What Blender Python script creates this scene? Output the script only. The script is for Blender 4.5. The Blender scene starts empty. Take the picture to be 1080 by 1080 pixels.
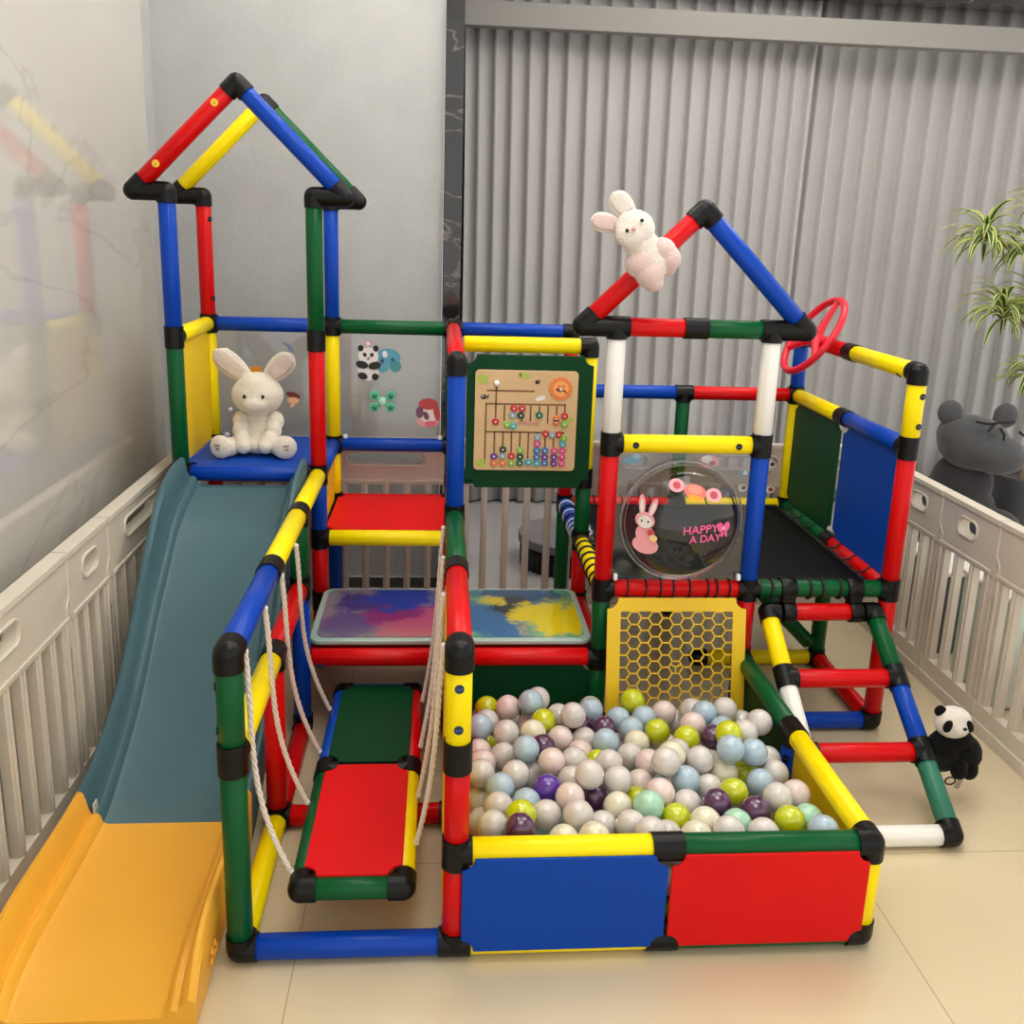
import bpy, bmesh, math, random
from mathutils import Vector, Matrix, Euler, Quaternion
random.seed(7)
scene = bpy.context.scene
col = scene.collection

# ---------------------------------------------------------------- camera, world, light, exposure
cam_d = bpy.data.cameras.new('camera'); cam = bpy.data.objects.new('camera', cam_d); col.objects.link(cam)
cam.location = (0.3592, -1.4909, 1.3242)
cam.rotation_euler = (1.3319, -0.0321, -0.0733)
cam_d.sensor_fit = 'HORIZONTAL'; cam_d.sensor_width = 36.0
cam_d.lens = 969.38 / 1080 * 36.0
cam_d.shift_y = -(540 - 479.787) / 1080
cam_d.clip_start = 0.05
scene.camera = cam

world = bpy.data.worlds.new('world'); scene.world = world; world.use_nodes = True
bg = world.node_tree.nodes['Background']
bg.inputs[0].default_value = (1.0, 0.985, 0.955, 1); bg.inputs[1].default_value = 1.1

def area(name, loc, rot, size, power, color=(1, .985, .955), sy=None):
    l = bpy.data.lights.new(name, 'AREA'); l.energy = power; l.color = color; l.size = size
    if sy: l.shape = 'RECTANGLE'; l.size_y = sy
    o = bpy.data.objects.new(name, l); col.objects.link(o); o.location = loc; o.rotation_euler = rot
    return o
area('added_soft_fill', (0.7, 0.1, 2.8), (0, 0, 0), 1.6, 14)  # added soft fill from overhead, no fixture of the room
area('added_soft_fill_rear', (1.7, 1.7, 2.8), (0, 0, 0), 1.6, 16)  # second added fill, lifts the brightness towards the back
scene.view_settings.view_transform = 'Standard'
scene.view_settings.look = 'None'
scene.view_settings.exposure = 0.25
scene.view_settings.gamma = 1.0
scene.view_settings.use_curve_mapping = False
FZ = -0.027                                    # floor height (lowest tube axes lie at z = 0)

# ---------------------------------------------------------------- materials
def srgb(r, g, b):
    f = lambda c: (c / 255 / 12.92) if c / 255 <= .04045 else ((c / 255 + .055) / 1.055) ** 2.4
    return (f(r), f(g), f(b), 1)
MATS = {}
def mat(name, c, rough=.35, spec=.5, coat=0, bump=0, bscale=60, vary=0, vscale=6, metal=0, trans=0, sheen=0, alpha=1, ior=1.45, sss=0, emit=0):
    if name in MATS: return MATS[name]
    m = bpy.data.materials.new(name); m.use_nodes = True; nt = m.node_tree; b = nt.nodes['Principled BSDF']
    b.inputs['Base Color'].default_value = c; b.inputs['Roughness'].default_value = rough
    b.inputs['Specular IOR Level'].default_value = spec; b.inputs['Coat Weight'].default_value = coat
    b.inputs['Coat Roughness'].default_value = .08
    b.inputs['Metallic'].default_value = metal; b.inputs['Transmission Weight'].default_value = trans
    b.inputs['Sheen Weight'].default_value = sheen; b.inputs['Alpha'].default_value = alpha; b.inputs['IOR'].default_value = ior
    if sss:
        b.inputs['Subsurface Weight'].default_value = sss; b.inputs['Subsurface Radius'].default_value = (.02, .02, .02)
    if emit:
        b.inputs['Emission Color'].default_value = c; b.inputs['Emission Strength'].default_value = emit
    tc = nt.nodes.new('ShaderNodeTexCoord')
    if vary:
        n = nt.nodes.new('ShaderNodeTexNoise'); n.inputs['Scale'].default_value = vscale; n.inputs['Detail'].default_value = 4
        nt.links.new(tc.outputs['Object'], n.inputs['Vector'])
        mx = nt.nodes.new('ShaderNodeMixRGB'); mx.blend_type = 'MULTIPLY'; mx.inputs[1].default_value = c
        r = nt.nodes.new('ShaderNodeValToRGB'); lo = 1 - vary; r.color_ramp.elements[0].color = (lo, lo, lo, 1); r.color_ramp.elements[0].position = .3
        r.color_ramp.elements[1].position = .7; r.color_ramp.elements[1].color = (1, 1, 1, 1)
        mx.inputs[0].default_value = 1
        nt.links.new(n.outputs['Fac'], r.inputs[0]); nt.links.new(r.outputs[0], mx.inputs[2]); nt.links.new(mx.outputs[0], b.inputs['Base Color'])
    if bump:
        n = nt.nodes.new('ShaderNodeTexNoise'); n.inputs['Scale'].default_value = bscale; n.inputs['Detail'].default_value = 3
        nt.links.new(tc.outputs['Object'], n.inputs['Vector'])
        bp = nt.nodes.new('ShaderNodeBump'); bp.inputs['Strength'].default_value = bump; bp.inputs['Distance'].default_value = .01
        nt.links.new(n.outputs['Fac'], bp.inputs['Height']); nt.links.new(bp.outputs[0], b.inputs['Normal'])
    MATS[name] = m
    return m
RED = mat('red_plastic', srgb(205, 8, 12), .3, .25)
BLUE = mat('blue_plastic', srgb(4, 64, 170), .3, .25)
GREEN = mat('green_plastic', srgb(2, 82, 40), .3, .25)
YEL = mat('yellow_plastic', srgb(250, 224, 4), .32, .25)
WHITE = mat('white_plastic', srgb(238, 236, 230), .35)
BLK = mat('black_plastic', srgb(7, 7, 8), .36, .3)
PRED = mat('red_panel', srgb(218, 14, 18), .45, .2, bump=.03, bscale=25, vary=.05)
PBLUE = mat('blue_panel', srgb(3, 66, 165), .45, .2, bump=.03, bscale=25, vary=.05)
PGREEN = mat('green_panel', srgb(2, 62, 32), .45, .2, bump=.03, bscale=25, vary=.05)
PYEL = mat('yellow_panel', srgb(248, 206, 6), .42, .3, bump=.03, bscale=25, vary=.05)
TEAL = mat('teal_slide_plastic', srgb(70, 102, 110), .36, .35, bump=.05, bscale=12, vary=.05)
GOLD = mat('golden_slide_plastic', srgb(240, 176, 58), .38, .35, bump=.05, bscale=12, vary=.05)
FENCE = mat('fence_plastic', srgb(214, 205, 188), .45, bump=.15, bscale=35, vary=.06)
FENCEW = mat('pinkish_fence_plastic', srgb(214, 198, 188), .45, bump=.15, bscale=35, vary=.06)
ROPE = mat('white_rope', srgb(236, 226, 212), .8, bump=.3, bscale=300)
NET = mat('black_webbing', srgb(22, 22, 23), .75, bump=.3, bscale=250)
MESH = mat('black_trampoline_cloth', srgb(9, 9, 9), .7, .2, bump=.2, bscale=400)
CORD = mat('black_elastic_cord', srgb(18, 16, 16), .6)
STEEL = mat('silver_bolt', srgb(200, 200, 205), .25, metal=1)
CLIP = mat('white_clip', srgb(235, 238, 245), .3)

def glass_mat(name, tint, rough=.03, fac=.12):
    m = bpy.data.materials.new(name); m.use_nodes = True; nt = m.node_tree; nt.nodes.clear()
    out = nt.nodes.new('ShaderNodeOutputMaterial'); tr = nt.nodes.new('ShaderNodeBsdfTransparent'); gl = nt.nodes.new('ShaderNodeBsdfGlossy')
    mx = nt.nodes.new('ShaderNodeMixShader'); fr = nt.nodes.new('ShaderNodeFresnel'); ad = nt.nodes.new('ShaderNodeMath'); ad.operation = 'ADD'; ad.use_clamp = True
    tr.inputs[0].default_value = tint; gl.inputs['Roughness'].default_value = rough; fr.inputs[0].default_value = 1.45; ad.inputs[1].default_value = fac
    nt.links.new(fr.outputs[0], ad.inputs[0]); nt.links.new(ad.outputs[0], mx.inputs[0])
    nt.links.new(tr.outputs[0], mx.inputs[1]); nt.links.new(gl.outputs[0], mx.inputs[2]); nt.links.new(mx.outputs[0], out.inputs[0])
    return m
CLEAR = glass_mat('clear_acrylic', (.97, .97, .97, 1), .06, .02)
DOME = glass_mat('clear_dome_acrylic', (.95, .95, .95, 1), .03, .03)

# ---------------------------------------------------------------- helpers
def tag(o, label=None, cat=None, group=None, kind=None):
    if label: o['label'] = label
    if cat: o['category'] = cat
    if group: o['group'] = group
    if kind: o['kind'] = kind
    return o
def empty(name, loc=(0, 0, 0), label=None, cat=None, group=None):
    o = bpy.data.objects.new(name, None); col.objects.link(o); o.location = loc; o.empty_display_size = .05
    return tag(o, label, cat, group)
def obj(name, bm, mats, parent=None, smooth=True, angle=None):
    me = bpy.data.meshes.new(name); bmesh.ops.recalc_face_normals(bm, faces=bm.faces[:]); bm.to_mesh(me); bm.free()
    if not isinstance(mats, (list, tuple)): mats = [mats]
    for m in mats: me.materials.append(m)
    if smooth:
        me.polygons.foreach_set('use_smooth', [True] * len(me.polygons))
        me.set_sharp_from_angle(angle=angle if angle else math.radians(35))
    o = bpy.data.objects.new(name, me); col.objects.link(o)
    if parent:
        o.parent = parent
        if parent.parent is None: o.matrix_parent_inverse = Matrix.Translation(-parent.location)
    return o
def bevel(o, w=.003, seg=2):
    m = o.modifiers.new('bevel', 'BEVEL'); m.width = w; m.segments = seg; m.limit_method = 'ANGLE'; m.angle_limit = math.radians(40)
    return o
def frame_from(d):
    d = Vector(d).normalized(); up = Vector((0, 0, 1)) if abs(d.z) < .95 else Vector((0, 1, 0))
    x = up.cross(d).normalized(); y = d.cross(x); return x, y, d
def add_ring(bm, c, x, y, r, n, ph=0):
    return [bm.verts.new(c + x * r * math.cos(2 * math.pi * k / n + ph) + y * r * math.sin(2 * math.pi * k / n + ph)) for k in range(n)]
def skin(bm, rings, caps=True, mi=0, closed=False):
    n = len(rings[0]); fs = []
    pairs = list(zip(rings, rings[1:])) + ([(rings[-1], rings[0])] if closed else [])
    for a, b in pairs:
        for k in range(n): fs.append(bm.faces.new((a[k], a[(k + 1) % n], b[(k + 1) % n], b[k])))
    if caps and not closed: fs.append(bm.faces.new(rings[0][::-1])); fs.append(bm.faces.new(rings[-1]))
    for f in fs: f.material_index = mi
    return fs
def add_cyl(bm, a, b, r, n=20, r2=None, mi=0, cham=0):
    a, b = Vector(a), Vector(b); x, y, d = frame_from(b - a); r2 = r if r2 is None else r2
    if cham:
        rings = [add_ring(bm, a, x, y, r - cham, n), add_ring(bm, a + d * cham, x, y, r, n), add_ring(bm, b - d * cham, x, y, r2, n), add_ring(bm, b, x, y, r2 - cham, n)]
    else: rings = [add_ring(bm, a, x, y, r, n), add_ring(bm, b, x, y, r2, n)]
    return skin(bm, rings, mi=mi)
def add_ball(bm, c, r, seg=18, mi=0, rot=None):
    if isinstance(r, (int, float)): r = (r, r, r)
    M = Matrix.Translation(c) @ (rot.to_matrix().to_4x4() if rot else Matrix()) @ Matrix.Diagonal((*r, 1))
    g = bmesh.ops.create_uvsphere(bm, u_segments=seg, v_segments=max(6, seg * 2 // 3), radius=1, matrix=M)
    for v in g['verts']:
        for f in v.link_faces: f.material_index = mi
def add_box(bm, c, s, mi=0, rot=None):
    M = Matrix.Translation(c) @ (rot.to_matrix().to_4x4() if rot else Matrix()) @ Matrix.Diagonal((s[0], s[1], s[2], 1))
    g = bmesh.ops.create_cube(bm, size=1, matrix=M)
    for v in g['verts']:
        for f in v.link_faces: f.material_index = mi
def add_path(bm, pts, r, n=8, closed=False, mi=0, caps=True):
    pts = [Vector(p) for p in pts]; N = len(pts); rings = []; px = None
    for i, p in enumerate(pts):
        if closed: d = pts[(i + 1) % N] - pts[i - 1]
        else: d = pts[min(i + 1, N - 1)] - pts[max(i - 1, 0)]
        d.normalize()
        if px is None: x, y, _ = frame_from(d)
        else:
            x = (px - d * px.dot(d)).normalized(); y = d.cross(x)
        px = x; rr = r[i] if isinstance(r, (list, tuple)) else r
        rings.append(add_ring(bm, p, x, y, rr, n))
    skin(bm, rings, caps=caps, mi=mi, closed=closed)
def plate(bm, outer, holes, O, U, V, thick, mi=0):
    """flat plate with holes: outlines in (u, v), extruded by thick along U x V, centred on the plane"""
    O, U, V = Vector(O), Vector(U).normalized(), Vector(V).normalized(); Nn = U.cross(V)
    if holes:
        cu = bpy.data.curves.new('outline', 'CURVE'); cu.dimensions = '2D'; cu.fill_mode = 'BOTH'; cu.extrude = thick / 2
        for loop in [outer] + holes:
            sp = cu.splines.new('POLY'); sp.points.add(len(loop) - 1); sp.use_cyclic_u = True
            for q, p in zip(sp.points, loop): q.co = (p[0], p[1], 0, 1)
        to = bpy.data.objects.new('outline', cu); col.objects.link(to); dg = bpy.context.evaluated_depsgraph_get()
        me = bpy.data.meshes.new_from_object(to.evaluated_get(dg)); bpy.data.objects.remove(to); bpy.data.curves.remove(cu)
        vs = [bm.verts.new(O + U * v.co.x + V * v.co.y + Nn * v.co.z) for v in me.vertices]; new = []
        for p in me.polygons:
            f = bm.faces.new([vs[i] for i in p.vertices]); f.material_index = mi; new.append(f)
        bpy.data.meshes.remove(me); bmesh.ops.remove_doubles(bm, verts=vs, dist=1e-5)
        return
    top = [bm.verts.new(O + U * p[0] + V * p[1] + Nn * thick / 2) for p in outer]; bot = [bm.verts.new(O + U * p[0] + V * p[1] - Nn * thick / 2) for p in outer]
    fs = [bm.faces.new(top), bm.faces.new(bot[::-1])]; n = len(outer)
    for i in range(n): fs.append(bm.faces.new((top[i], top[(i + 1) % n], bot[(i + 1) % n], bot[i])))
    for f in fs: f.material_index = mi
def rrect(x0, y0, x1, y1, r, n=5):
    out = []
    for cx, cy, a0 in ((x1 - r, y0 + r, -90), (x1 - r, y1 - r, 0), (x0 + r, y1 - r, 90), (x0 + r, y0 + r, 180)):
        for k in range(n + 1):
            a = math.radians(a0 + 90 * k / n); out.append((cx + r * math.cos(a), cy + r * math.sin(a)))
    return out
def notched(w, h, r=.03, n=5):
    out = []
    for sx, sy, a0 in ((1, -1, 180), (1, 1, 270), (-1, 1, 0), (-1, -1, 90)):
        cx, cy = sx * w / 2, sy * h / 2
        for k in range(n + 1):
            a = math.radians(a0 - 90 * k / n); out.append((cx + r * math.cos(a), cy + r * math.sin(a)))
    return out
def ell(cx, cy, rx, ry, rot=0, n=20):
    c, s = math.cos(math.radians(rot)), math.sin(math.radians(rot))
    return [(cx + c * rx * math.cos(t) - s * ry * math.sin(t), cy + s * rx * math.cos(t) + c * ry * math.sin(t)) for t in [2 * math.pi * k / n for k in range(n)]]
def decal(name, shapes, O, U, V, parent, thick=.0008, step=.0006):
    """a sticker: layered flat shapes, each (outline points, material)"""
    bm = bmesh.new(); ms = []; O, U, V = Vector(O), Vector(U).normalized(), Vector(V).normalized(); Nn = U.cross(V)
    for i, (pts, m) in enumerate(shapes):
        if m not in ms: ms.append(m)
        plate(bm, pts, [], O + Nn * (i * step), U, V, thick, ms.index(m))
    return obj(name, bm, ms, parent, smooth=False)
def text_mesh(body, size, O, U, V, thick, m, name, parent, shear=0):
    cu = bpy.data.curves.new(name, 'FONT'); cu.body = body; cu.size = size; cu.extrude = thick / 2; cu.align_x = 'CENTER'; cu.align_y = 'CENTER'; cu.shear = shear; cu.offset = size * .012
    to = bpy.data.objects.new('tmp', cu); col.objects.link(to)
    dg = bpy.context.evaluated_depsgraph_get(); me = bpy.data.meshes.new_from_object(to.evaluated_get(dg))
    bm = bmesh.new(); bm.from_mesh(me); bpy.data.objects.remove(to); bpy.data.curves.remove(cu); bpy.data.meshes.remove(me)
    U, V = Vector(U).normalized(), Vector(V).normalized(); W = U.cross(V)
    M = Matrix((U, V, W)).transposed().to_4x4(); M.translation = O; bmesh.ops.transform(bm, matrix=M, verts=bm.verts)
    return obj(name, bm, m, parent, smooth=False)
def plush(name, blobs, m, parent=None, voxel=.004, fur=.0025, fscale=.012):
    """one continuous stuffed body: blobs (centre, radii, rotation euler) fused by a voxel remesh"""
    bm = bmesh.new()
    for b in blobs:
        add_ball(bm, b[0], b[1], 20, rot=Euler(b[2]) if len(b) > 2 else None)
    o = obj(name, bm, m, parent, angle=math.pi)
    r = o.modifiers.new('fuse', 'REMESH'); r.mode = 'VOXEL'; r.voxel_size = voxel; r.use_smooth_shade = True
    s = o.modifiers.new('soft', 'SMOOTH'); s.iterations = 6; s.factor = .5
    if fur:
        tx = bpy.data.textures.new(name + '_fur', 'CLOUDS'); tx.noise_scale = fscale; tx.noise_depth = 2
        d = o.modifiers.new('fur', 'DISPLACE'); d.texture = tx; d.strength = fur; d.mid_level = .5
    return o

# ---------------------------------------------------------------- the room
def coord_mix(nt, c1, c2, fac_out, target):
    mx = nt.nodes.new('ShaderNodeMixRGB'); mx.inputs[1].default_value = c1; mx.inputs[2].default_value = c2
    nt.links.new(fac_out, mx.inputs[0]); nt.links.new(mx.outputs[0], target); return mx
def floor_mat(name, c, cg, tile, rough, ox=0, oy=0, coat=.0):
    m = bpy.data.materials.new(name); m.use_nodes = True; nt = m.node_tree; b = nt.nodes['Principled BSDF']
    tc = nt.nodes.new('ShaderNodeTexCoord'); mp = nt.nodes.new('ShaderNodeMapping'); mp.inputs['Location'].default_value = (ox, oy, 0)
    br = nt.nodes.new('ShaderNodeTexBrick'); br.offset = 0; br.inputs['Scale'].default_value = 1
    br.inputs['Brick Width'].default_value = tile; br.inputs['Row Height'].default_value = tile; br.inputs['Mortar Size'].default_value = .0016; br.inputs['Mortar Smooth'].default_value = .3
    n = nt.nodes.new('ShaderNodeTexNoise'); n.inputs['Scale'].default_value = 2.2; n.inputs['Detail'].default_value = 6
    r = nt.nodes.new('ShaderNodeValToRGB'); r.color_ramp.elements[0].color = tuple(v * .9 for v in c[:3]) + (1,); r.color_ramp.elements[1].color = c
    r.color_ramp.elements[0].position = .3; r.color_ramp.elements[1].position = .65
    nt.links.new(tc.outputs['Object'], mp.inputs[0]); nt.links.new(mp.outputs[0], br.inputs[0]); nt.links.new(tc.outputs['Object'], n.inputs['Vector']); nt.links.new(n.outputs['Fac'], r.inputs[0])
    nt.links.new(r.outputs[0], br.inputs['Color1']); nt.links.new(r.outputs[0], br.inputs['Color2']); br.inputs['Mortar'].default_value = cg
    nt.links.new(br.outputs['Color'], b.inputs['Base Color']); b.inputs['Roughness'].default_value = rough; b.inputs['Coat Weight'].default_value = coat; b.inputs['Coat Roughness'].default_value = .1
    return m
bm = bmesh.new(); add_box(bm, (1.2, .0, FZ - .01), (3.8, 3.56, .02)); tag(obj('floor', bm, floor_mat('beige_tile', srgb(214, 198, 164), srgb(176, 156, 124), 1.19, .22, -.1, .93, .25), smooth=False), 'beige glossy tiled floor inside the play fence', kind='structure')
bm = bmesh.new(); add_box(bm, (1.7, 2.89, FZ - .01), (4.8, 2.22, .02)); add_box(bm, (3.6, 0, FZ - .01), (1.0, 3.56, .02))
tag(obj('floor_rear', bm, floor_mat('grey_polished_tile', srgb(188, 184, 184), srgb(150, 146, 144), 1.19, .12, -.3, .4, .4), smooth=False), 'grey polished floor behind the play fence', kind='structure')

def marble_mat(name, base, vein, rough, scale=1.0, band=.04, coat=0, spec=.5, cloud=.12):
    m = bpy.data.materials.new(name); m.use_nodes = True; nt = m.node_tree; b = nt.nodes['Principled BSDF']
    tc = nt.nodes.new('ShaderNodeTexCoord'); mp = nt.nodes.new('ShaderNodeMapping'); mp.inputs['Scale'].default_value = (scale, scale, scale * 2.2); mp.inputs['Rotation'].default_value = (.35, .2, .1)
    n = nt.nodes.new('ShaderNodeTexNoise'); n.inputs['Scale'].default_value = 1.1; n.inputs['Detail'].default_value = 8; n.inputs['Distortion'].default_value = .6
    nt.links.new(tc.outputs['Object'], mp.inputs[0]); nt.links.new(mp.outputs[0], n.inputs['Vector'])
    r = nt.nodes.new('ShaderNodeValToRGB'); e = r.color_ramp.elements
    e[0].position = .5 - band; e[0].color = (0, 0, 0, 1); e[1].position = .5; e[1].color = (1, 1, 1, 1); e.new(.5 + band).color = (0, 0, 0, 1)
    nt.links.new(n.outputs['Fac'], r.inputs[0])
    n2 = nt.nodes.new('ShaderNodeTexNoise'); n2.inputs['Scale'].default_value = 2.5; n2.inputs['Detail'].default_value = 5; nt.links.new(mp.outputs[0], n2.inputs['Vector'])
    r2 = nt.nodes.new('ShaderNodeValToRGB'); r2.color_ramp.elements[0].position = .3; r2.color_ramp.elements[1].position = .7
    r2.color_ramp.elements[0].color = tuple(v * (1 - cloud) for v in base[:3]) + (1,); r2.color_ramp.elements[1].color = base; nt.links.new(n2.outputs['Fac'], r2.inputs[0])
    mu = nt.nodes.new('ShaderNodeMath'); mu.operation = 'MULTIPLY'; mu.inputs[1].default_value = .55 if coat < .7 else .35; nt.links.new(r.outputs[0], mu.inputs[0])
    mx = nt.nodes.new('ShaderNodeMixRGB'); mx.inputs[2].default_value = vein; nt.links.new(r2.outputs[0], mx.inputs[1]); nt.links.new(mu.outputs[0], mx.inputs[0]); nt.links.new(mx.outputs[0], b.inputs['Base Color'])
    b.inputs['Roughness'].default_value = rough; b.inputs['Coat Weight'].default_value = coat; b.inputs['Specular IOR Level'].default_value = spec
    return m
PLASTER = mat('pale_grey_plaster', srgb(180, 181, 180), .6, bump=.10, bscale=70, vary=.08, vscale=7)
bm = bmesh.new(); add_box(bm, (-.615, -.15, 1.4), (.05, 3.7, 2.86))
tag(obj('wall_left', bm, marble_mat('white_polished_marble', srgb(194, 191, 183), srgb(160, 157, 152), .07, .8, .014, coat=.8, cloud=.06), smooth=False), kind='structure')
bm = bmesh.new(); add_box(bm, (-.67, 1.84, 1.4), (.05, .30, 2.86)); tag(obj('wall_recess', bm, PLASTER, smooth=False), kind='structure')
bm = bmesh.new(); add_box(bm, (-.32, 2.03, 1.4), (1.36, .1, 2.86)); tag(obj('wall_back', bm, PLASTER, smooth=False), kind='structure')
bm = bmesh.new(); add_box(bm, (-.1, 1.87, FZ + .002), (.95, .17, .004)); tag(obj('trim_3', bm, MATS['black_skirting'] if 'black_skirting' in MATS else mat('black_skirting', srgb(22, 20, 20), .3), smooth=False), 'black stone strip on the floor along the grey wall', kind='structure')
BMARB = marble_mat('black_veined_marble', srgb(34, 33, 32), srgb(130, 120, 105), .12, 2.2, .012, coat=.5, cloud=.4)
bm = bmesh.new(); add_box(bm, (.394, 2.615, 1.4), (.066, 1.33, 2.86)); tag(bevel(obj('trim_1', bm, BMARB, smooth=False)), 'black veined marble column at the end of the grey wall', kind='structure')
bm = bmesh.new(); add_box(bm, (2.35, 2.93, 2.62), (3.85, .1, .45)); tag(obj('trim_2', bm, BMARB, smooth=False), 'black marble strip above the curtain valance', kind='structure')
bm = bmesh.new(); add_box(bm, (2.35, 2.88, 2.243), (3.85, .07, .104)); tag(bevel(obj('curtain_valance', bm, mat('grey_lacquer', srgb(140, 137, 132), .4, .3), smooth=False)), 'pale grey lacquered valance box running above the grey curtain', 'valance')
bm = bmesh.new(); add_box(bm, (2.35, 3.3, 1.4), (3.85, .04, 2.86)); tag(obj('wall_rear', bm, mat('rear_wall_paint', srgb(150, 148, 146), .8), smooth=False), kind='structure')

# curtains: folded cloth panels
def curtain(name, x0, x1, y, label, seedv, z0=FZ + .012, z1=2.5, pitch=.083):
    rnd = random.Random(seedv); bm = bmesh.new(); nx = int((x1 - x0) / .0045); cols_ = []; ph = 0; xs = []
    for i in range(nx + 1):
        x = x0 + (x1 - x0) * i / nx; ph += 2 * math.pi / pitch * (x1 - x0) / nx * (1 + .18 * math.sin(x * 3.1 + seedv))
        xs.append((x, ph))
    for k in range(9):
        t = k / 8; z = z0 + (z1 - z0) * t; row = []
        for x, p in xs:
            a = .022; q = ((p + .5 * math.sin(1.5 * t + x * 2)) / (2 * math.pi)) % 1; s = (q / .88) ** 1.15 * 2 - 1 if q < .88 else math.cos(math.pi * (q - .88) / .12)
            row.append(bm.verts.new((x + .004 * math.cos(p) + .02 * math.sin(t * 2 + x * 2), y + a * s, z)))
        cols_.append(row)
    for a, b in zip(cols_, cols_[1:]):
        for i in range(len(a) - 1): bm.faces.new((a[i], a[i + 1], b[i + 1], b[i]))
    o = obj(name, bm, mat('grey_curtain_cloth', srgb(176, 173, 171), .75, bump=.05, bscale=200, sheen=.2, vary=.05, vscale=3), angle=math.pi)
    s = o.modifiers.new('cloth', 'SOLIDIFY'); s.thickness = .003
    return tag(o, label, 'curtain', 'grey full-height curtains')
curtain('curtain', .436, 2.10, 3.02, 'pale grey pleated curtain hanging next to the black marble column', 1)
curtain('curtain', 2.06, 4.1, 3.085, 'wide pale grey pleated curtain on the right behind the plant and grey plush', 2, pitch=.092)

# ---------------------------------------------------------------- play fence
def fence_panel(W, kind, zb=.085):
    bm = bmesh.new(); H = .62; TH = .028; ztop = H - .165
    sw = .27 if kind == 'long' else .085; sw = min(sw, W - .13)
    out = [(p[0], p[1]) for p in rrect(.002, ztop, W - .002, H - .006, .008, 5)]; inn = rrect(W / 2 - sw / 2, H - .090, W / 2 + sw / 2, H - .048, .0205, 5)
    rings = [[bm.verts.new((p[0], y, p[1])) for p in q] for q, y in ((out, -TH / 2), (inn, -TH / 2), (inn, TH / 2), (out, TH / 2))]
    skin(bm, rings, closed=True)
    rim = [(p[0], 0, p[1]) for p in rrect(W / 2 - sw / 2 - .006, H - .096, W / 2 + sw / 2 + .006, H - .042, .0235, 5)]
    for s in (-1, 1): add_path(bm, [(p[0], s * .0145, p[2]) for p in rim], .0045, 6, closed=True)
    add_box(bm, (W / 2, 0, H - .006), (W - .006, .038, .016)); add_box(bm, (W / 2, 0, .018), (W - .006, .042, .036)); add_box(bm, (W / 2, 0, zb / 2), (W - .006, TH, zb))
    add_box(bm, (W / 2, 0, ztop + .012), (W - .03, .035, .011))
    n = max(2, round((W - .05) / .074)); pw = (W - .05) / n; zc, hh = (ztop + zb) / 2, ztop - zb + .02
    for k in range(n + 1):
        x = .025 + k * pw; w = .046 if k in (0, n) else .024
        add_box(bm, (x, 0, zc), (w, .022, hh)); add_box(bm, (x, 0, zc), (.009, .031, hh - .01))
    sx = W - .004
    for s in (-1, 1): add_path(bm, [(sx, s * .0145, H - .01), (sx, s * .0145, H - .1), (sx - .02, s * .0145, H - .125), (sx - .02, s * .0145, H - .21), (sx - .004, s * .0145, H - .23), (sx - .004, s * .0145, .04)], .0028, 5)
    return bm
FCACHE = {}
def place_fence(W, kind, loc, rz, label, m=FENCE):
    key = (round(W, 3), kind, m.name)
    if key not in FCACHE:
        o = obj('fence_panel', fence_panel(W, kind, .085 if m is FENCE else .05), m, angle=math.radians(30)); bevel(o, .0025, 2); FCACHE[key] = o
    else: o = FCACHE[key].copy(); col.objects.link(o)
    o.location = loc; o.rotation_euler = (0, 0, rz); return tag(o, label, 'fence panel', 'play fence panels round the play area')
L90 = math.radians(90)
left = [(-.78, .52, 'long', 'beige fence panel on the left nearest the camera, outside the slide foot'), (-.26, .78, 'long', 'beige slatted fence panel beside the yellow lower slide with a long handle slot'),
        (.52, .26, 'short', 'narrow beige fence panel with a short slot beside the middle of the teal slide'), (.78, .52, 'long', 'beige fence panel between the marble wall and the upper teal slide'), (1.30, .38, 'long', 'beige fence panel in the rear left corner behind the yellow tower panel')]
for y, w, k, lb in left: place_fence(w, k, (-.485, y, FZ), L90, lb)
right = [(-.27, .52, 'long', 'beige fence panel on the right nearest the camera'), (.25, .56, 'long', 'beige fence panel on the right with a long slot beside the hanging panda'), (.81, .30, 'short', 'narrow beige fence panel with a short slot below the dark grey plush'),
         (1.11, .26, 'short', 'narrow beige fence panel right beside the red corner post of the trampoline'), (1.37, .33, 'long', 'beige fence panel at the rear right corner behind the blue side panel')]
for y, w, k, lb in right: place_fence(w, k, (1.915, y, FZ), L90, lb)
xs = [-.46, -.08, .42, .94, 1.20, 1.72]; ws = [.38, .50, .52, .26, .52, .18]; ks = ['long', 'long', 'long', 'short', 'long', 'short']
lbs = ['rear fence panel behind the clear panel of the slide tower', 'pinkish rear fence panel seen above and below the red step', 'rear fence panel seen in the gap under the activity board', 'narrow rear fence panel behind the bubble window', 'rear fence panel behind the trampoline', 'narrow rear fence panel at the right rear corner']
for x, w, k, lb in zip(xs, ws, ks, lbs): place_fence(w, k, (x, 1.72, FZ), 0, lb, FENCEW)

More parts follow.
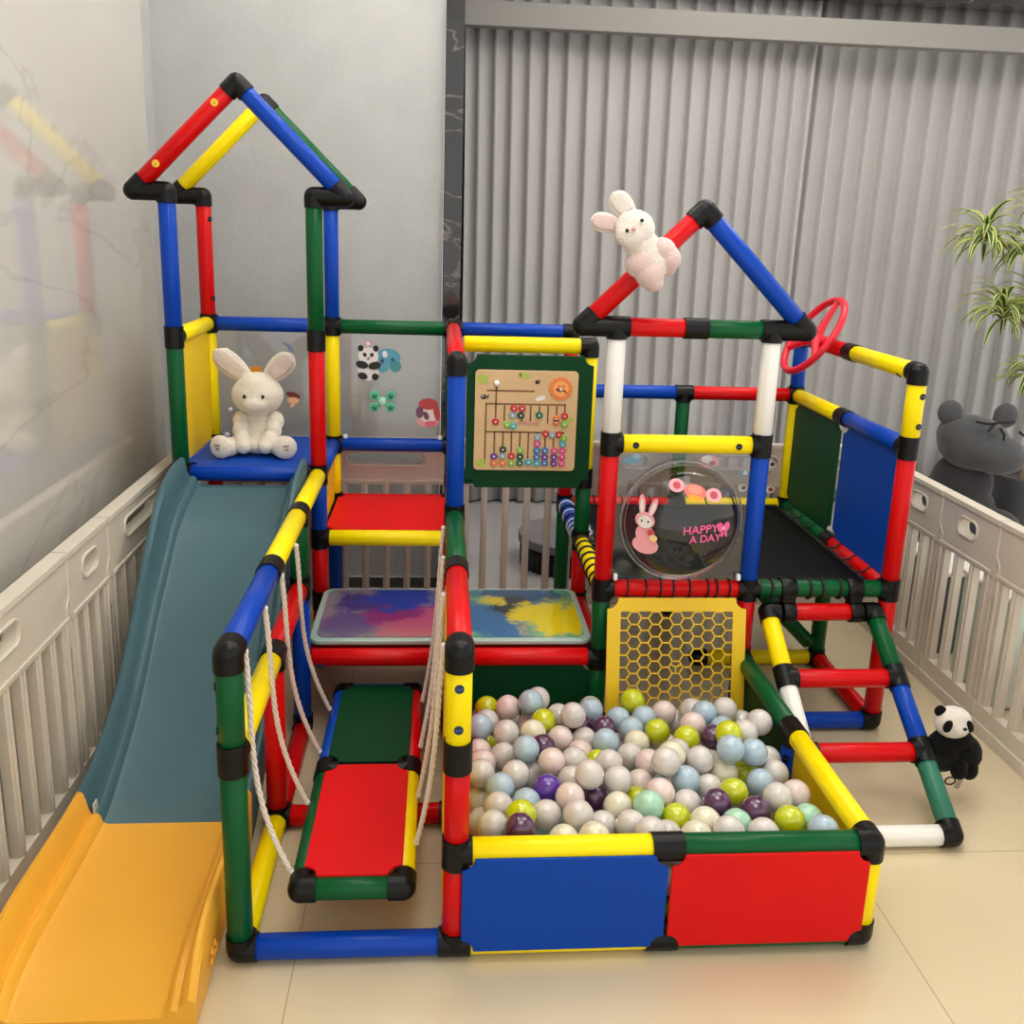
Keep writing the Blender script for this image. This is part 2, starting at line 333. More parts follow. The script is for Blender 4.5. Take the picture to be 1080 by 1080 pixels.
# ---------------------------------------------------------------- the climbing frame
G = .2; TR = .0236; CR = .0268
frame = empty('jungle_gym', (0, 0, FZ), 'red, blue, green and yellow tube jungle gym with two roofed towers and black joints', 'jungle gym')
CM = {'r': RED, 'b': BLUE, 'g': GREEN, 'y': YEL, 'w': WHITE}
joints = {}
def tube_obj(name, a, b, m, parent, screws=(), r=TR, gap=.027):
    a, b = Vector(a), Vector(b); d = (b - a).normalized(); bm = bmesh.new()
    p, q = a + d * gap, b - d * gap; x, y, _ = frame_from(d)
    n = 16; rings = []                      # slightly fluted extrusion
    def ring(c, rr):
        return [bm.verts.new(c + (x * math.cos(t) + y * math.sin(t)) * rr * (1 - .012 * math.cos(8 * t))) for t in [2 * math.pi * k / 48 for k in range(48)]]
    rings = [ring(p, r - .0015), ring(p + d * .0015, r), ring(q - d * .0015, r), ring(q, r - .0015)]
    skin(bm, rings)
    o = obj(name, bm, m, parent, angle=math.radians(50))
    for pos, nrm, sm in screws:
        bm = bmesh.new(); c = Vector(pos); nn = Vector(nrm); add_cyl(bm, c + nn * (r - .002), c + nn * (r + .0012), .0085, 16, mi=0)
        X, Y, _ = frame_from(nn); R = Matrix((X, Y, nn)).transposed().to_euler(); add_box(bm, c + nn * (r + .0014), (.013, .0022, .0008), 1, R)
        obj('screw', bm, [BLK if sm != 'b' else mat('dark_blue_screw', srgb(24, 44, 86), .4), mat('screw_slot', srgb(60, 90, 140), .4)], o)
    return o
def T(a, b, c, screws=(), plain=False):
    A, B = Vector(a) * G, Vector(b) * G; d = (B - A).normalized()
    if not plain:
        joints.setdefault(tuple(a), []).append(d); joints.setdefault(tuple(b), []).append(-d)
    return tube_obj('post' if abs(d.z) > .9 else 'rail', A, B, CM[c], frame, screws)
def F3(x, y, z): return (x * G, y * G, z * G)
fy = (0, -1, 0)
# suspension-bridge bay
T((0,0,0),(2,0,0),'b'); T((0,0,0),(0,0,2),'g')
T((0,0,2),(0,0,3),'g', [((0,0,.457),(-1,-.25,0),'k'),((0,0,.541),(-1,-.25,0),'k')])
T((2,0,0),(2,0,1),'r'); T((2,0,1),(2,0,2),'r'); T((2,0,2),(2,0,3),'y', [((.4,0,.462),fy,'b'),((.4,0,.542),fy,'b')])
T((0,0,3),(0,2,3),'b'); T((0,2,3),(0,4,3),'y'); T((0,4,3),(0,6,3),'y')
T((2,0,3),(2,2,3),'r'); T((2,2,3),(2,4,3),'g')
T((0,0,2),(0,2,2),'y'); T((0,2,2),(0,4,2),'r'); T((0,2,0),(0,2,2),'r'); T((0,4,0),(0,4,2),'b'); T((0,4,2),(0,4,3),'g')
T((0,0,0),(0,2,0),'y'); T((0,2,0),(0,4,0),'r'); T((0,2,0),(2,2,0),'r'); T((2,0,0),(2,2,0),'r'); T((2,2,0),(2,4,0),'r')
# ball pit
T((2,0,0),(4,0,0),'y'); T((4,0,0),(6,0,0),'g'); T((2,0,1),(4,0,1),'y'); T((4,0,1),(6,0,1),'g'); T((6,0,0),(6,0,1),'y')
T((6,0,1),(6,2,1),'y'); T((6,2,1),(6,4,1),'g'); T((6,0,0),(6,2,0),'y'); T((6,2,0),(6,4,0),'g')
T((6,2,0),(6,2,1),'b', [((1.2,.4,.14),(-.8,-.6,0),'k')]); T((4,4,0),(6,4,0),'g')
T((6,4,0),(6,4,1),'b'); T((6,4,1),(6,4,2),'r')
# middle posts, shelves under the sensory mats
T((2,4,0),(2,4,1),'g'); T((2,4,1),(2,4,3),'r'); T((2,4,3),(2,4,5),'b'); T((2,4,5),(2,8,5),'r')
T((0,4,1),(2,4,1),'r', [((.05,.8,.195),(0,-.9,-.4),'b')], plain=True); T((2,4,1),(4,4,1),'r'); T((2,6,1),(4,6,1),'r'); T((0,6,1),(2,6,1),'r')
T((4,4,1),(4,6,1),'r'); T((2,4,1),(2,6,1),'g')
T((4,4,0),(4,4,1),'g'); T((4,4,1),(4,4,2),'g')
# slide tower
T((-2,6,0),(-2,6,3),'g'); T((-2,6,3),(-2,6,5),'g'); T((-2,6,5),(-2,6,7),'b')
T((0,6,0),(0,6,1),'r'); T((0,6,1),(0,6,2),'r'); T((0,6,2),(0,6,3),'b'); T((0,6,3),(0,6,5),'r'); T((0,6,5),(0,6,7),'g')
T((-2,8,0),(-2,8,3),'r'); T((-2,8,3),(-2,8,5),'y'); T((-2,8,5),(-2,8,7),'r', [((-.4,1.6,1.33),(.9,-.43,0),'k'),((-.4,1.6,1.08),(.9,-.43,0),'k')])
T((0,8,0),(0,8,2),'b'); T((0,8,2),(0,8,3),'y'); T((0,8,3),(0,8,5),'y'); T((0,8,5),(0,8,7),'b')
T((-2,6,3),(0,6,3),'b'); T((-2,8,3),(0,8,3),'b'); T((-2,6,3),(-2,8,3),'b'); T((0,6,3),(0,8,3),'b'); T((0,8,3),(2,8,3),'b')
T((0,6,2),(2,6,2),'y'); T((0,8,2),(2,8,2),'r'); T((2,8,0),(2,8,3),'g'); T((2,8,3),(2,8,5),'g')
T((2,6,0),(2,6,2),'r'); T((2,6,2),(2,6,3),'g')
T((-2,6,5),(-2,8,5),'y'); T((-2,8,5),(0,8,5),'b'); T((0,8,5),(2,8,5),'g'); T((2,8,5),(4,8,5),'b')
# activity-board bay
T((2,6,5),(4,6,5),'y', plain=True); T((4,6,3),(4,6,5),'y'); T((2,6,3),(4,6,3),'g'); joints.setdefault((4,6,5), []).append(Vector((-1,0,0)))
T((4,6,2),(4,6,3),'g'); T((4,6,0),(4,6,1),'r'); T((4,6,1),(4,6,2),'r')
# trampoline tower
T((4,4,2),(4,4,4),'r'); T((4,4,4),(4,4,5.5),'w'); T((6,4,2),(6,4,4),'b'); T((6,4,4),(6,4,5.5),'w')
T((4,4,2),(6,4,2),'r'); T((4,4,4),(6,4,4),'y', [((.862,.8,.8),fy,'k'),((1.133,.8,.8),fy,'k')]); T((4,4,5.5),(5,4,5.5),'r'); T((5,4,5.5),(6,4,5.5),'g')
T((6,4,2),(8,4,2),'g'); T((8,4,0),(8,4,2),'r'); T((8,4,2),(8,4,4),'r'); T((8,4,4),(8,4,5),'y', [((1.6,.8,.86),(.35,-.94,0),'k'),((1.6,.8,.94),(.35,-.94,0),'k')])
T((8,4,5),(8,6,5),'y', [((1.6,.875,1.0),(-.6,0,-.8),'k')]); T((8,6,5),(8,8,5),'r'); T((8,4,4),(8,6,4),'b'); T((8,6,4),(8,8,4),'y'); T((8,8,2),(8,8,4),'y'); T((8,8,4),(8,8,5),'b'); T((8,8,0),(8,8,2),'b')
T((8,6,0),(8,6,2),'g'); T((8,4,2),(8,6,2),'r'); T((8,6,2),(8,8,2),'g')
T((4,8,2),(6,8,2),'r'); T((6,8,2),(8,8,2),'y'); T((4,4,2),(4,6,2),'y'); T((4,6,2),(4,8,2),'b')
T((4,8,0),(4,8,2),'g'); T((4,8,2),(4,8,4),'r'); T((4,8,4),(4,8,5),'r'); T((6,8,0),(6,8,2),'g'); T((6,8,2),(6,8,4),'g')
T((4,8,4),(6,8,4),'b'); T((6,8,4),(8,8,4),'r')
T((6,4,0),(8,4,0),'b'); T((6,6,0),(8,6,0),'y'); T((8,4,0),(8,6,0),'r')
# brace under the trampoline
tube_obj('brace', (1.22, 1.18, .40), (1.585, 1.195, .035), GREEN, frame)
# connectors
def connector(pos, dirs, name='connector', ln=.0305):
    bm = bmesh.new(); c = Vector(pos); add_ball(bm, c, CR - .0002, 20)
    for d in dirs:
        d = Vector(d).normalized(); add_cyl(bm, c, c + d * ln, CR, 24)
    return obj(name, bm, BLK, frame, angle=math.radians(50))
skip_joint = {(0,4,1)}
roofs = {}
for key, dirs in joints.items():
    if key in skip_joint: continue
    pos = Vector(key) * G; dd = list(dirs)
    if key == (2,2,3) or key == (0,2,3) or key == (0,4,3):
        connector(pos, dd, ln=.0285)
    elif key in ((0,6,7),(6,4,5.5),(0,8,7)): connector(pos, dd + [Vector((1,0,0))])
    elif key in ((-2,6,7),(4,4,5.5),(-2,8,7)): connector(pos, dd + [Vector((-1,0,0))])
    else: connector(pos, dd)
def roof(xl, xr, y, z, cl, cr, scr=()):
    s = .088; apex = Vector(((xl + xr) / 2, y, z + (xr - xl) / 2 + s))
    L, Rr = Vector((xl - s, y, z)), Vector((xr + s, y, z))
    dl = (apex - L).normalized(); dr = (apex - Rr).normalized()
    for P, c, d in ((L, xl, dl), (Rr, xr, dr)):
        bm = bmesh.new(); add_ball(bm, P, CR, 20); sx = 1 if c > P.x else -1
        add_cyl(bm, P, Vector((c - sx * .02, y, z)), CR - .0006, 24); add_cyl(bm, P, P + d * .042, CR, 24)
        obj('angled_connector', bm, BLK, frame, angle=math.radians(50))
    tube_obj('rafter', L, apex, CM[cl], frame, scr, gap=.034); tube_obj('rafter', Rr, apex, CM[cr], frame, gap=.034)
    bm = bmesh.new(); add_ball(bm, apex, CR, 20); add_cyl(bm, apex, apex - dl * .037, CR, 24); add_cyl(bm, apex, apex - dr * .037, CR, 24)
    obj('angled_connector', bm, BLK, frame, angle=math.radians(50))
    return L, Rr, apex
roof(-.4, 0, 1.2, 1.4, 'r', 'b'); roof(-.4, 0, 1.6, 1.4, 'y', 'g'); RL, RRr, RA = roof(.8, 1.2, .8, 1.1, 'r', 'b')
# round smiley and red stickers on the roof tubes
SUN = mat('orange_sticker', srgb(245, 160, 40), .5); SRED = mat('red_sticker', srgb(200, 30, 60), .5); INK = mat('dark_ink', srgb(38, 34, 36), .6)
roofdir = Vector((1, 0, 1)).normalized(); rperp = Vector((-1, 0, 1)).normalized()
for t in (.10, .33):
    O = Vector((-.488, 1.2 - TR - .0003, 1.4)) + roofdir * t
    decal('round_sticker', [(ell(0, 0, .0105, .0105), SUN), (ell(0, 0, .0085, .0085), mat('yellow_sticker', srgb(250, 210, 60), .5)), (ell(-.003, .0025, .0012, .0016, n=8), INK), (ell(.003, .0025, .0012, .0016, n=8), INK), (ell(0, -.003, .0035, .001, 10, n=10), INK)], O, (1, 0, 0), (0, 0, 1), frame)
# solid panels -----------------------------------------------------
def panel(O, U, V, w, h, m, thick=.010, r=.03, name='panel'):
    bm = bmesh.new(); plate(bm, notched(w, h, r), [], O, U, V, thick); return bevel(obj(name, bm, m, frame, angle=math.radians(30)), .0018, 2)
X_, Y_, Z_ = (1, 0, 0), (0, 1, 0), (0, 0, 1)
panel((.605, -.0262, .1), X_, Z_, .387, .2, PBLUE, .006, .024); panel((.998, -.0262, .1), X_, Z_, .385, .2, PRED, .006, .024)
panel((.378, .2, .3), Y_, Z_, .37, .57, PYEL, .005); panel((1.2, .2, .1), Y_, Z_, .37, .18, PYEL, .008); panel((1.2, .6, .1), Y_, Z_, .37, .18, PGREEN, .008)
panel((.6, .8, .1), X_, Z_, .37, .17, PGREEN, .008); 
panel((.403, .6, .3), Y_, Z_, .36, .56, PRED, .006)
panel((-.2, 1.4, .613), X_, Y_, .375, .375, PBLUE, .02); panel((.2, 1.4, .413), X_, Y_, .37, .37, PRED, .02, .02)
panel((-.4, 1.4, .8), Y_, Z_, .36, .36, PYEL); panel((0, 1.4, .5), Y_, Z_, .36, .17, PYEL)
panel((1.6, 1.0, .6), Y_, Z_, .37, .37, PBLUE); panel((1.6, 1.4, .6), Y_, Z_, .37, .37, PGREEN)
panel((.2, 1.0, .2), X_, Y_, .37, .37, PRED, .02, .02); panel((.6, 1.0, .2), X_, Y_, .37, .37, PRED, .02, .02)
# honeycomb ball-throw net panel, leaning into the pit
def hexnet(O, U, V, w, h):
    R = .0192; dx = R * 1.5; dy = R * math.sqrt(3); bm = bmesh.new(); U, V = Vector(U).normalized(), Vector(V).normalized(); N_ = U.cross(V); th = .0034
    iw, ih = w / 2 - .036, h / 2 - .036; seen = set(); at = lambda p: O + U * p[0] + V * p[1]
    def clip(a, b):          # keep the part of a rib inside the frame opening (with a little overlap)
        t0, t1 = 0, 1; d = (b[0] - a[0], b[1] - a[1])
        for k, lim in ((0, iw + .004), (1, ih + .004)):
            for sg in (1, -1):
                den = sg * d[k]; num = lim - sg * a[k]
                if abs(den) < 1e-9:
                    if num < 0: return None
                elif den > 0: t1 = min(t1, num / den)
                else: t0 = max(t0, num / den)
        return None if t0 >= t1 - .02 else ((a[0] + d[0] * t0, a[1] + d[1] * t0), (a[0] + d[0] * t1, a[1] + d[1] * t1))
    def rib(a, b):
        c = clip(a, b)
        if not c: return
        A, B = at(c[0]), at(c[1]); d = (B - A).normalized(); s_ = d.cross(N_).normalized() * th / 2; n2 = N_ * .0022; e = d * th * .3; vs = []
        for P in (A - e, B + e): vs.append([bm.verts.new(P + s_ + n2), bm.verts.new(P - s_ + n2), bm.verts.new(P - s_ - n2), bm.verts.new(P + s_ - n2)])
        skin(bm, vs)
    for i in range(-7, 8):
        for j in range(-8, 9):
            cx, cy = i * dx, j * dy + (dy / 2 if i % 2 else 0); P = [(cx + R * math.cos(math.radians(60 * k)), cy + R * math.sin(math.radians(60 * k))) for k in range(6)]
            for k in range(6):
                a, b = P[k], P[(k + 1) % 6]; key = tuple(sorted(((round(a[0], 4), round(a[1], 4)), (round(b[0], 4), round(b[1], 4)))))
                if key in seen: continue
                seen.add(key); rib(a, b)
            if (i, j) == (0, 0):
                for k in (1, 3, 5): rib((0, 0), (R * math.cos(math.radians(60 * k - 90 + 60)) * .9, R * math.sin(math.radians(60 * k - 90 + 60)) * .9))
    outer, inner = notched(w, h, .03, 5), rrect(-iw, -ih, iw, ih, .004, 5)
    L = [[bm.verts.new(at(p) + N_ * z) for p in q] for q, z in ((outer, .003), (inner, .003), (inner, -.003), (outer, -.003))]
    skin(bm, L, closed=True)
    o = obj('honeycomb_net_panel', bm, mat('yellow_net_plastic', srgb(240, 200, 36), .4), frame, smooth=False)
    o['label'] = 'yellow honeycomb mesh panel'; return o
nv = Vector((0, .075, .375)).normalized()
hexnet(Vector((1.0, .772, .388)) - nv * .192, X_, nv, .378, .375)
# clear panels with stickers ---------------------------------------
def clearpanel(O, w, h, clips=True):
    bm = bmesh.new(); plate(bm, notched(w, h, .02), [], O, X_, Z_, .004); p = obj('clear_panel', bm, CLEAR, frame, smooth=False); p['label'] = 'clear acrylic panel'
    if clips:
        for sx in (-1, 1):
            bm = bmesh.new(); add_box(bm, (O[0] + sx * (w / 2 - .025), O[1] - .006, O[2] - h / 2 + .008), (.014, .012, .014)); bevel(obj('clip', bm, CLIP, p), .003)
    return p
SW = mat('white_sticker', srgb(238, 236, 232), .5); SK = mat('black_sticker', srgb(30, 28, 28), .5); SP = mat('pink_sticker', srgb(244, 170, 178), .5); SB = mat('blue_sticker', srgb(90, 160, 186), .4)
SG = mat('mint_toy', srgb(96, 196, 158), .3); SGD = mat('deep_green_toy', srgb(40, 140, 104), .25); SPURP = mat('plum_sticker', srgb(120, 84, 110), .5); SRD = mat('brick_sticker', srgb(196, 80, 84), .5); SBR = mat('brown_sticker', srgb(120, 50, 50), .5)
def on(y, px, pz): return Vector((px, y, pz))
p1 = clearpanel((-.2, 1.6, .8), .36, .36); p2 = clearpanel((.2, 1.6, .8), .37, .36)
s = .001
def scaled(shapes, k): return [([(x * k, y * k) for x, y in pts], m) for pts, m in shapes]
panda_st = [(ell(0, -4, 17, 19), SW), (ell(0, 17, 16, 14), SW), (ell(-12, 29, 4.5, 5), SK), (ell(12, 29, 4.5, 5), SK), (ell(-5.5, 19, 2.8, 3.4, 30), SK), (ell(5.5, 19, 2.8, 3.4, -30), SK), (ell(0, 13, 2, 1.4), SK),
            (ell(-10, 3, 10, 6, -12), SK), (ell(10, 2, 10, 6, 12), SK), (ell(-9, -15, 8, 5.5, -20), SK), (ell(11, -16, 5.5, 5.5), SK), (ell(0, 37, 4.5, 4.5), SP), (ell(0, 37, 2.6, 2.6), SW)]
decal('panda_sticker', scaled(panda_st, .0021), on(1.597, .118, .868), X_, Z_, p2)
decal('blue_dinosaur_sticker', scaled([(ell(0, 8, 18, 13, -10), SB), (ell(-9, -8, 9, 8), SB), (ell(10, -6, 9, 9), mat('teal_sticker', srgb(70, 150, 150), .4)), (ell(-6, 12, 4, 5), SW), (ell(6, 4, 3, 3), mat('navy_sticker', srgb(50, 90, 130), .5)), (ell(-10, 2, 3, 3), MATS['navy_sticker'])], .0022), on(1.5965, .186, .884), X_, Z_, p2)
# suction-cup spinner toy
bm = bmesh.new(); O = Vector((.166, 1.588, .752))
for a in (38, 142, 218, 322):
    c = O + Vector((math.cos(math.radians(a)) * .034, 0, math.sin(math.radians(a)) * .032)); add_cyl(bm, c + Vector((0, .006, 0)), c - Vector((0, .005, 0)), .0165, 20, cham=.002, mi=0); add_ball(bm, c - Vector((0, .006, 0)), (.009, .005, .009), 12, mi=1)
    add_path(bm, [O, c], .006, 8, mi=0)
add_ball(bm, O - Vector((0, .006, 0)), (.013, .008, .016), 14, mi=2)
obj('suction_spinner_toy', bm, [SG, SGD, mat('pale_mint_toy', srgb(180, 232, 206), .3)], p2)
decal('pink_girl_sticker', scaled([(ell(0, -14, 17, 9), SP), (ell(0, 0, 15, 15), SW), (ell(0, 14, 15, 9), SRD), (ell(13, 2, 5, 14, 12), SRD), (ell(-13, 1, 6, 9), SPURP), (ell(-3, -4, 4, 7, 20), SPURP), (ell(4, -16, 9, 4), mat('rose_sticker', srgb(236, 120, 140), .5))], .0022), on(1.597, .319, .713), X_, Z_, p2)
# stickers behind the white bunny
decal('music_note_sticker', scaled([(ell(0, 0, 10, 2.5, -35), mat('grey_blue_sticker', srgb(120, 130, 170), .5)), (ell(4, -5, 4, 4), MATS['grey_blue_sticker']), (ell(8, -9, 3, 5, 30), MATS['grey_blue_sticker'])], .0018), on(1.597, -.148, .934), X_, Z_, p1)
decal('crown_sticker', scaled([(ell(0, 0, 9, 7), SUN), (ell(-7, 6, 2.5, 2.5), SUN), (ell(0, 8, 2.5, 2.5), SUN), (ell(7, 6, 2.5, 2.5), SUN), (ell(-3, 0, 1.2, 1.2), INK), (ell(3, 0, 1.2, 1.2), INK)], .0021), on(1.597, -.253, .843), X_, Z_, p1)
decal('cake_sticker', scaled([(ell(0, 4, 11, 4.5, -15), SBR), (ell(0, -4, 9, 5), mat('peach_sticker', srgb(246, 190, 150), .5)), (ell(-1, -11, 5, 2.5, 50), MATS['peach_sticker'])], .0022), on(1.597, -.133, .757), X_, Z_, p1)
for px, pz in ((-.345, .915), (-.34, .715)):
    bm = bmesh.new(); add_box(bm, (px, 1.592, pz), (.012, .012, .012)); bevel(obj('clip', bm, CLIP, p1), .003)
p3 = clearpanel((1.0, 1.6, .6), .36, .36, False); p4 = clearpanel((1.4, 1.6, .6), .36, .36, False)
decal('blue_sticker', scaled([(ell(0, 0, 24, 11, 10), SB), (ell(10, 8, 10, 6), mat('pale_blue_sticker', srgb(160, 200, 205), .5))], .0014), on(1.597, 1.035, .56), X_, Z_, p3)
decal('pink_bear_sticker', scaled([(ell(0, 0, 26, 17), SP), (ell(-6, 6, 14, 10), SW), (ell(8, -3, 8, 6), SRD)], .0014), on(1.597, 1.31, .555), X_, Z_, p3)
for q, (px, pz, m1, m2) in enumerate(((1.537, .548, SW, SBR), (1.54, .455, SW, SRD), (1.50, .47, SRD, SP), (1.44, .46, SW, SBR), (1.44, .515, SB, SW), (1.49, .56, SW, SP))):
    decal('small_sticker', scaled([(ell(0, 0, 13, 10), m1), (ell(2, 1, 7, 6), m2), (ell(-3, 2, 1.5, 1.5), SK)], .0013), on(1.597, px, pz), X_, Z_, p4)

# bubble window
bm = bmesh.new(); CZ = .594; plate(bm, notched(.372, .36, .016), [ell(0, CZ - .6, .157, .157, n=64)], (1.0, .8, .6), X_, Z_, .004)
bw = obj('bubble_window', bm, CLEAR, frame, smooth=False); bw['label'] = 'clear acrylic panel with a large round bubble'
bm = bmesh.new(); rings = []; DC = Vector((1.0, .8, CZ))
prof = [(.166, -.0035), (.166, -.009), (.158, -.011), (.154, -.014)] + [(.154 * math.cos(t) ** .85, -.014 - .105 * math.sin(t)) for t in [math.radians(a) for a in range(10, 90, 8)]]
for r, yy in prof: rings.append([bm.verts.new(DC + Vector((r * math.cos(a), yy, r * math.sin(a)))) for a in [2 * math.pi * k / 72 for k in range(72)]])
skin(bm, rings, caps=False); top = bm.verts.new(DC + Vector((0, -.1195, 0))); last = rings[-1]
for k in range(72): bm.faces.new((last[k], last[(k + 1) % 72], top))
dome = obj('bubble_dome', bm, DOME, bw, angle=math.radians(60))
bm = bmesh.new()
for rr, yy, th in ((.163, -.007, .0022), (.153, -.014, .0018)): add_path(bm, [DC + Vector((rr * math.cos(a), yy, rr * math.sin(a))) for a in [2 * math.pi * k / 72 for k in range(72)]], th, 6, closed=True)
obj('dome_rim', bm, mat('frosted_clear_rim', (.75, .74, .7, 1), .25, trans=.7, alpha=.65), bw)
def domept(x, z):       # front surface of the dome
    r = math.hypot(x - DC.x, z - DC.z); c = max(0, min(1, (r / .154))) ** (1 / .85); t = math.acos(min(1, c)); return Vector((x, .8 - .014 - .105 * math.sin(t) - .001, z))
def domedecal(name, shapes, x, z, k):
    O = domept(x, z); ex = (domept(x + .01, z) - domept(x - .01, z)).normalized(); ez = (domept(x, z + .01) - domept(x, z - .01)).normalized(); ez = (ez - ex * ez.dot(ex)).normalized()
    return decal(name, scaled(shapes, k), O, ex, ez, bw)
domedecal('spinner_toy', [(ell(-29, 8, 12, 11), SP), (ell(-29, 8, 6, 6), SRD), (ell(26, -8, 12, 11), SP), (ell(26, -8, 6, 6), SRD), (ell(-2, -3, 17, 12, -12), mat('coral_sticker', srgb(240, 120, 110), .4)), (ell(-3, -13, 12, 5, -15), SUN), (ell(-2, 0, 11, 7, -12), mat('salmon_sticker', srgb(250, 150, 130), .4))], 1.008, CZ + .108, .0017)
domedecal('bunny_sticker', [(ell(0, -26, 20, 13), SP), (ell(-2, -10, 14, 14), SP), (ell(-3, 10, 15, 12), SP), (ell(-9, 32, 5, 15, 5), SP), (ell(8, 30, 5, 15, -18), SP), (ell(-9, 30, 2.5, 10, 5), SW), (ell(8, 28, 2.5, 10, -18), SW), (ell(-2, 8, 11, 9), SW), (ell(-7, 9, 1.5, 1.5), SK), (ell(3, 9, 1.5, 1.5), SK), (ell(9, -6, 6, 5), SRD), (ell(13, -13, 6, 5), mat('cream_sticker', srgb(248, 214, 150), .5))], .888, CZ + .008, .0018)
HOT = mat('hot_pink_lettering', srgb(236, 96, 150), .5)
for body, x, z, k in (('HAPPY', 1.020, CZ + .012, .030), ('A DAY', 1.034, CZ - .012, .027)):
    O = domept(x, z); O.y -= .003; text_mesh(body, k, O, (1, -.05, .13), (0, .05, 1), .0008, HOT, 'lettering', bw)
domedecal('bow_sticker', [(ell(-6, 2, 6, 8, 20), HOT), (ell(6, 2, 6, 8, -20), HOT), (ell(0, 0, 3, 3), SP), (ell(-3, -9, 2.5, 5, -20), HOT), (ell(4, -9, 2.5, 5, 20), HOT)], 1.083, CZ + .012, .0016)
for sx in (-1, 1):
    bm = bmesh.new(); add_box(bm, (1.0 + sx * .168, .79, .436), (.011, .016, .018)); bevel(obj('clip', bm, CLIP, bw), .003)

# steering wheel on the red rail
wn = Vector((-.844, 0, .535)); wu = Vector((0, 1, 0)); wv = Vector((.535, 0, .844)); WC = Vector((1.6, 1.40, 1.0)) + wn * .052
bm = bmesh.new(); add_path(bm, [WC + (wu * math.cos(a) + wv * math.sin(a)) * .135 for a in [2 * math.pi * k / 48 for k in range(48)]], .0115, 12, closed=True)
WRED = mat('wheel_red_plastic', srgb(222, 30, 52), .35)
wh = obj('steering_wheel', bm, WRED, frame, angle=math.pi); wh['label'] = 'red plastic steering wheel'
for a in (90, 210, 330):
    bm = bmesh.new(); a = math.radians(a); add_path(bm, [WC - wn * .012, WC - wn * .004 + (wu * math.cos(a) + wv * math.sin(a)) * .07, WC + (wu * math.cos(a) + wv * math.sin(a)) * .132], [.016, .011, .0095], 10); obj('spoke', bm, WRED, wh)
bm = bmesh.new(); add_cyl(bm, WC - wn * .05, WC - wn * .002, .022, 24, r2=.019, cham=.003); obj('hub', bm, WRED, wh)

# ---------------------------------------------------------------- activity board
board = empty('activity_board', (.635, 1.17, .59), 'dark green activity board with a wooden maze plate of coloured letter beads', 'activity board')
bm = bmesh.new(); plate(bm, notched(.372, .40, .028), [], (.622, 1.167, .775), X_, Z_, .012); bevel(obj('backing_panel', bm, PGREEN, board, angle=.5), .002)
WOOD = mat('pale_plywood', srgb(222, 188, 140), .5, bump=.05, bscale=40, vary=.12, vscale=9)
WX, WZ, WY = .611, .7815, 1.155
bm = bmesh.new(); plate(bm, rrect(-.151, -.15, .151, .15, .012), [], (WX, WY, WZ), X_, Z_, .009); wp = bevel(obj('wooden_plate', bm, WOOD, board, angle=.5), .0015)
wp['label'] = 'pale wooden maze plate'
def bpos(u, v): return Vector((WX - .151 + .302 * u, WY - .0048, WZ + .15 - .30 * v))      # u, v in 0..1 from the top left
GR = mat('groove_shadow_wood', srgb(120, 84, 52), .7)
bm = bmesh.new()
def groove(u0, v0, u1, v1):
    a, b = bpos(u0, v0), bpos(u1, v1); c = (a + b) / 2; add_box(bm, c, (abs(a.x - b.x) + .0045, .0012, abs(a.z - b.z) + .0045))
groove(.12, .2, .57, .2); groove(.12, .33, .88, .33); groove(.12, .61, .88, .61); groove(.11, .33, .11, .92); groove(.205, .13, .205, .5)
for k in range(1, 8): groove(.205 + .085 * k, .35, .205 + .085 * k, .35 + (.14, .12, .15, .14, .1, .16, .12)[k - 1])
groove(.88, .33, .88, .46)
for k in range(9): groove(.20 + .083 * k, .61, .20 + .083 * k, .90)
obj('maze_groove', bm, GR, wp, smooth=False)
BC = [mat('bead_red', srgb(200, 44, 48), .3), mat('bead_orange', srgb(232, 120, 60), .3), mat('bead_green', srgb(24, 110, 80), .3), mat('bead_blue', srgb(60, 120, 180), .3), mat('bead_purple', srgb(110, 60, 140), .3), mat('bead_pink', srgb(214, 80, 130), .3), mat('bead_lime', srgb(140, 190, 70), .3), mat('bead_teal', srgb(70, 170, 180), .3), mat('bead_grey', srgb(150, 170, 176), .3), mat('bead_dark', srgb(30, 60, 44), .3)]
beads = [(.205, .505, 0), (.38, .37, 0), (.46, .37, 0), (.37, .44, 8), (.45, .44, 9), (.63, .435, 2), (.80, .5, 1), (.88, .44, 0), (.88, .52, 6), (.80, .47, 1),
         (.20, .855, 4), (.20, .92, 1), (.285, .785, 9), (.285, .85, 8), (.285, .92, 1), (.37, .85, 0), (.37, .92, 6), (.455, .79, 6), (.455, .855, 9), (.455, .92, 2), (.54, .91, 7),
         (.62, .655, 8), (.62, .72, 5), (.62, .79, 3), (.62, .855, 3), (.62, .92, 7), (.70, .62, 0), (.70, .79, 3), (.70, .855, 4), (.70, .915, 3), (.765, .63, 8), (.79, .79, 5), (.79, .855, 4), (.79, .92, 4), (.83, .625, 0),
         (.88, .66, 6), (.87, .72, 7), (.87, .79, 5), (.87, .85, 5), (.87, .92, 5), (.32, .53, 6), (.38, .545, 7)]
def bead_obj(c, m, parent):
    bm = bmesh.new(); add_cyl(bm, c, c - Vector((0, .007, 0)), .0105, 16, cham=.0018, mi=0); add_cyl(bm, c - Vector((0, .007, 0)), c - Vector((0, .0076, 0)), .0026, 12, mi=1)
    return obj('bead', bm, [m, SW], parent, angle=.6)
for u, v, ci in beads: bead_obj(bpos(u, v), BC[ci], wp)
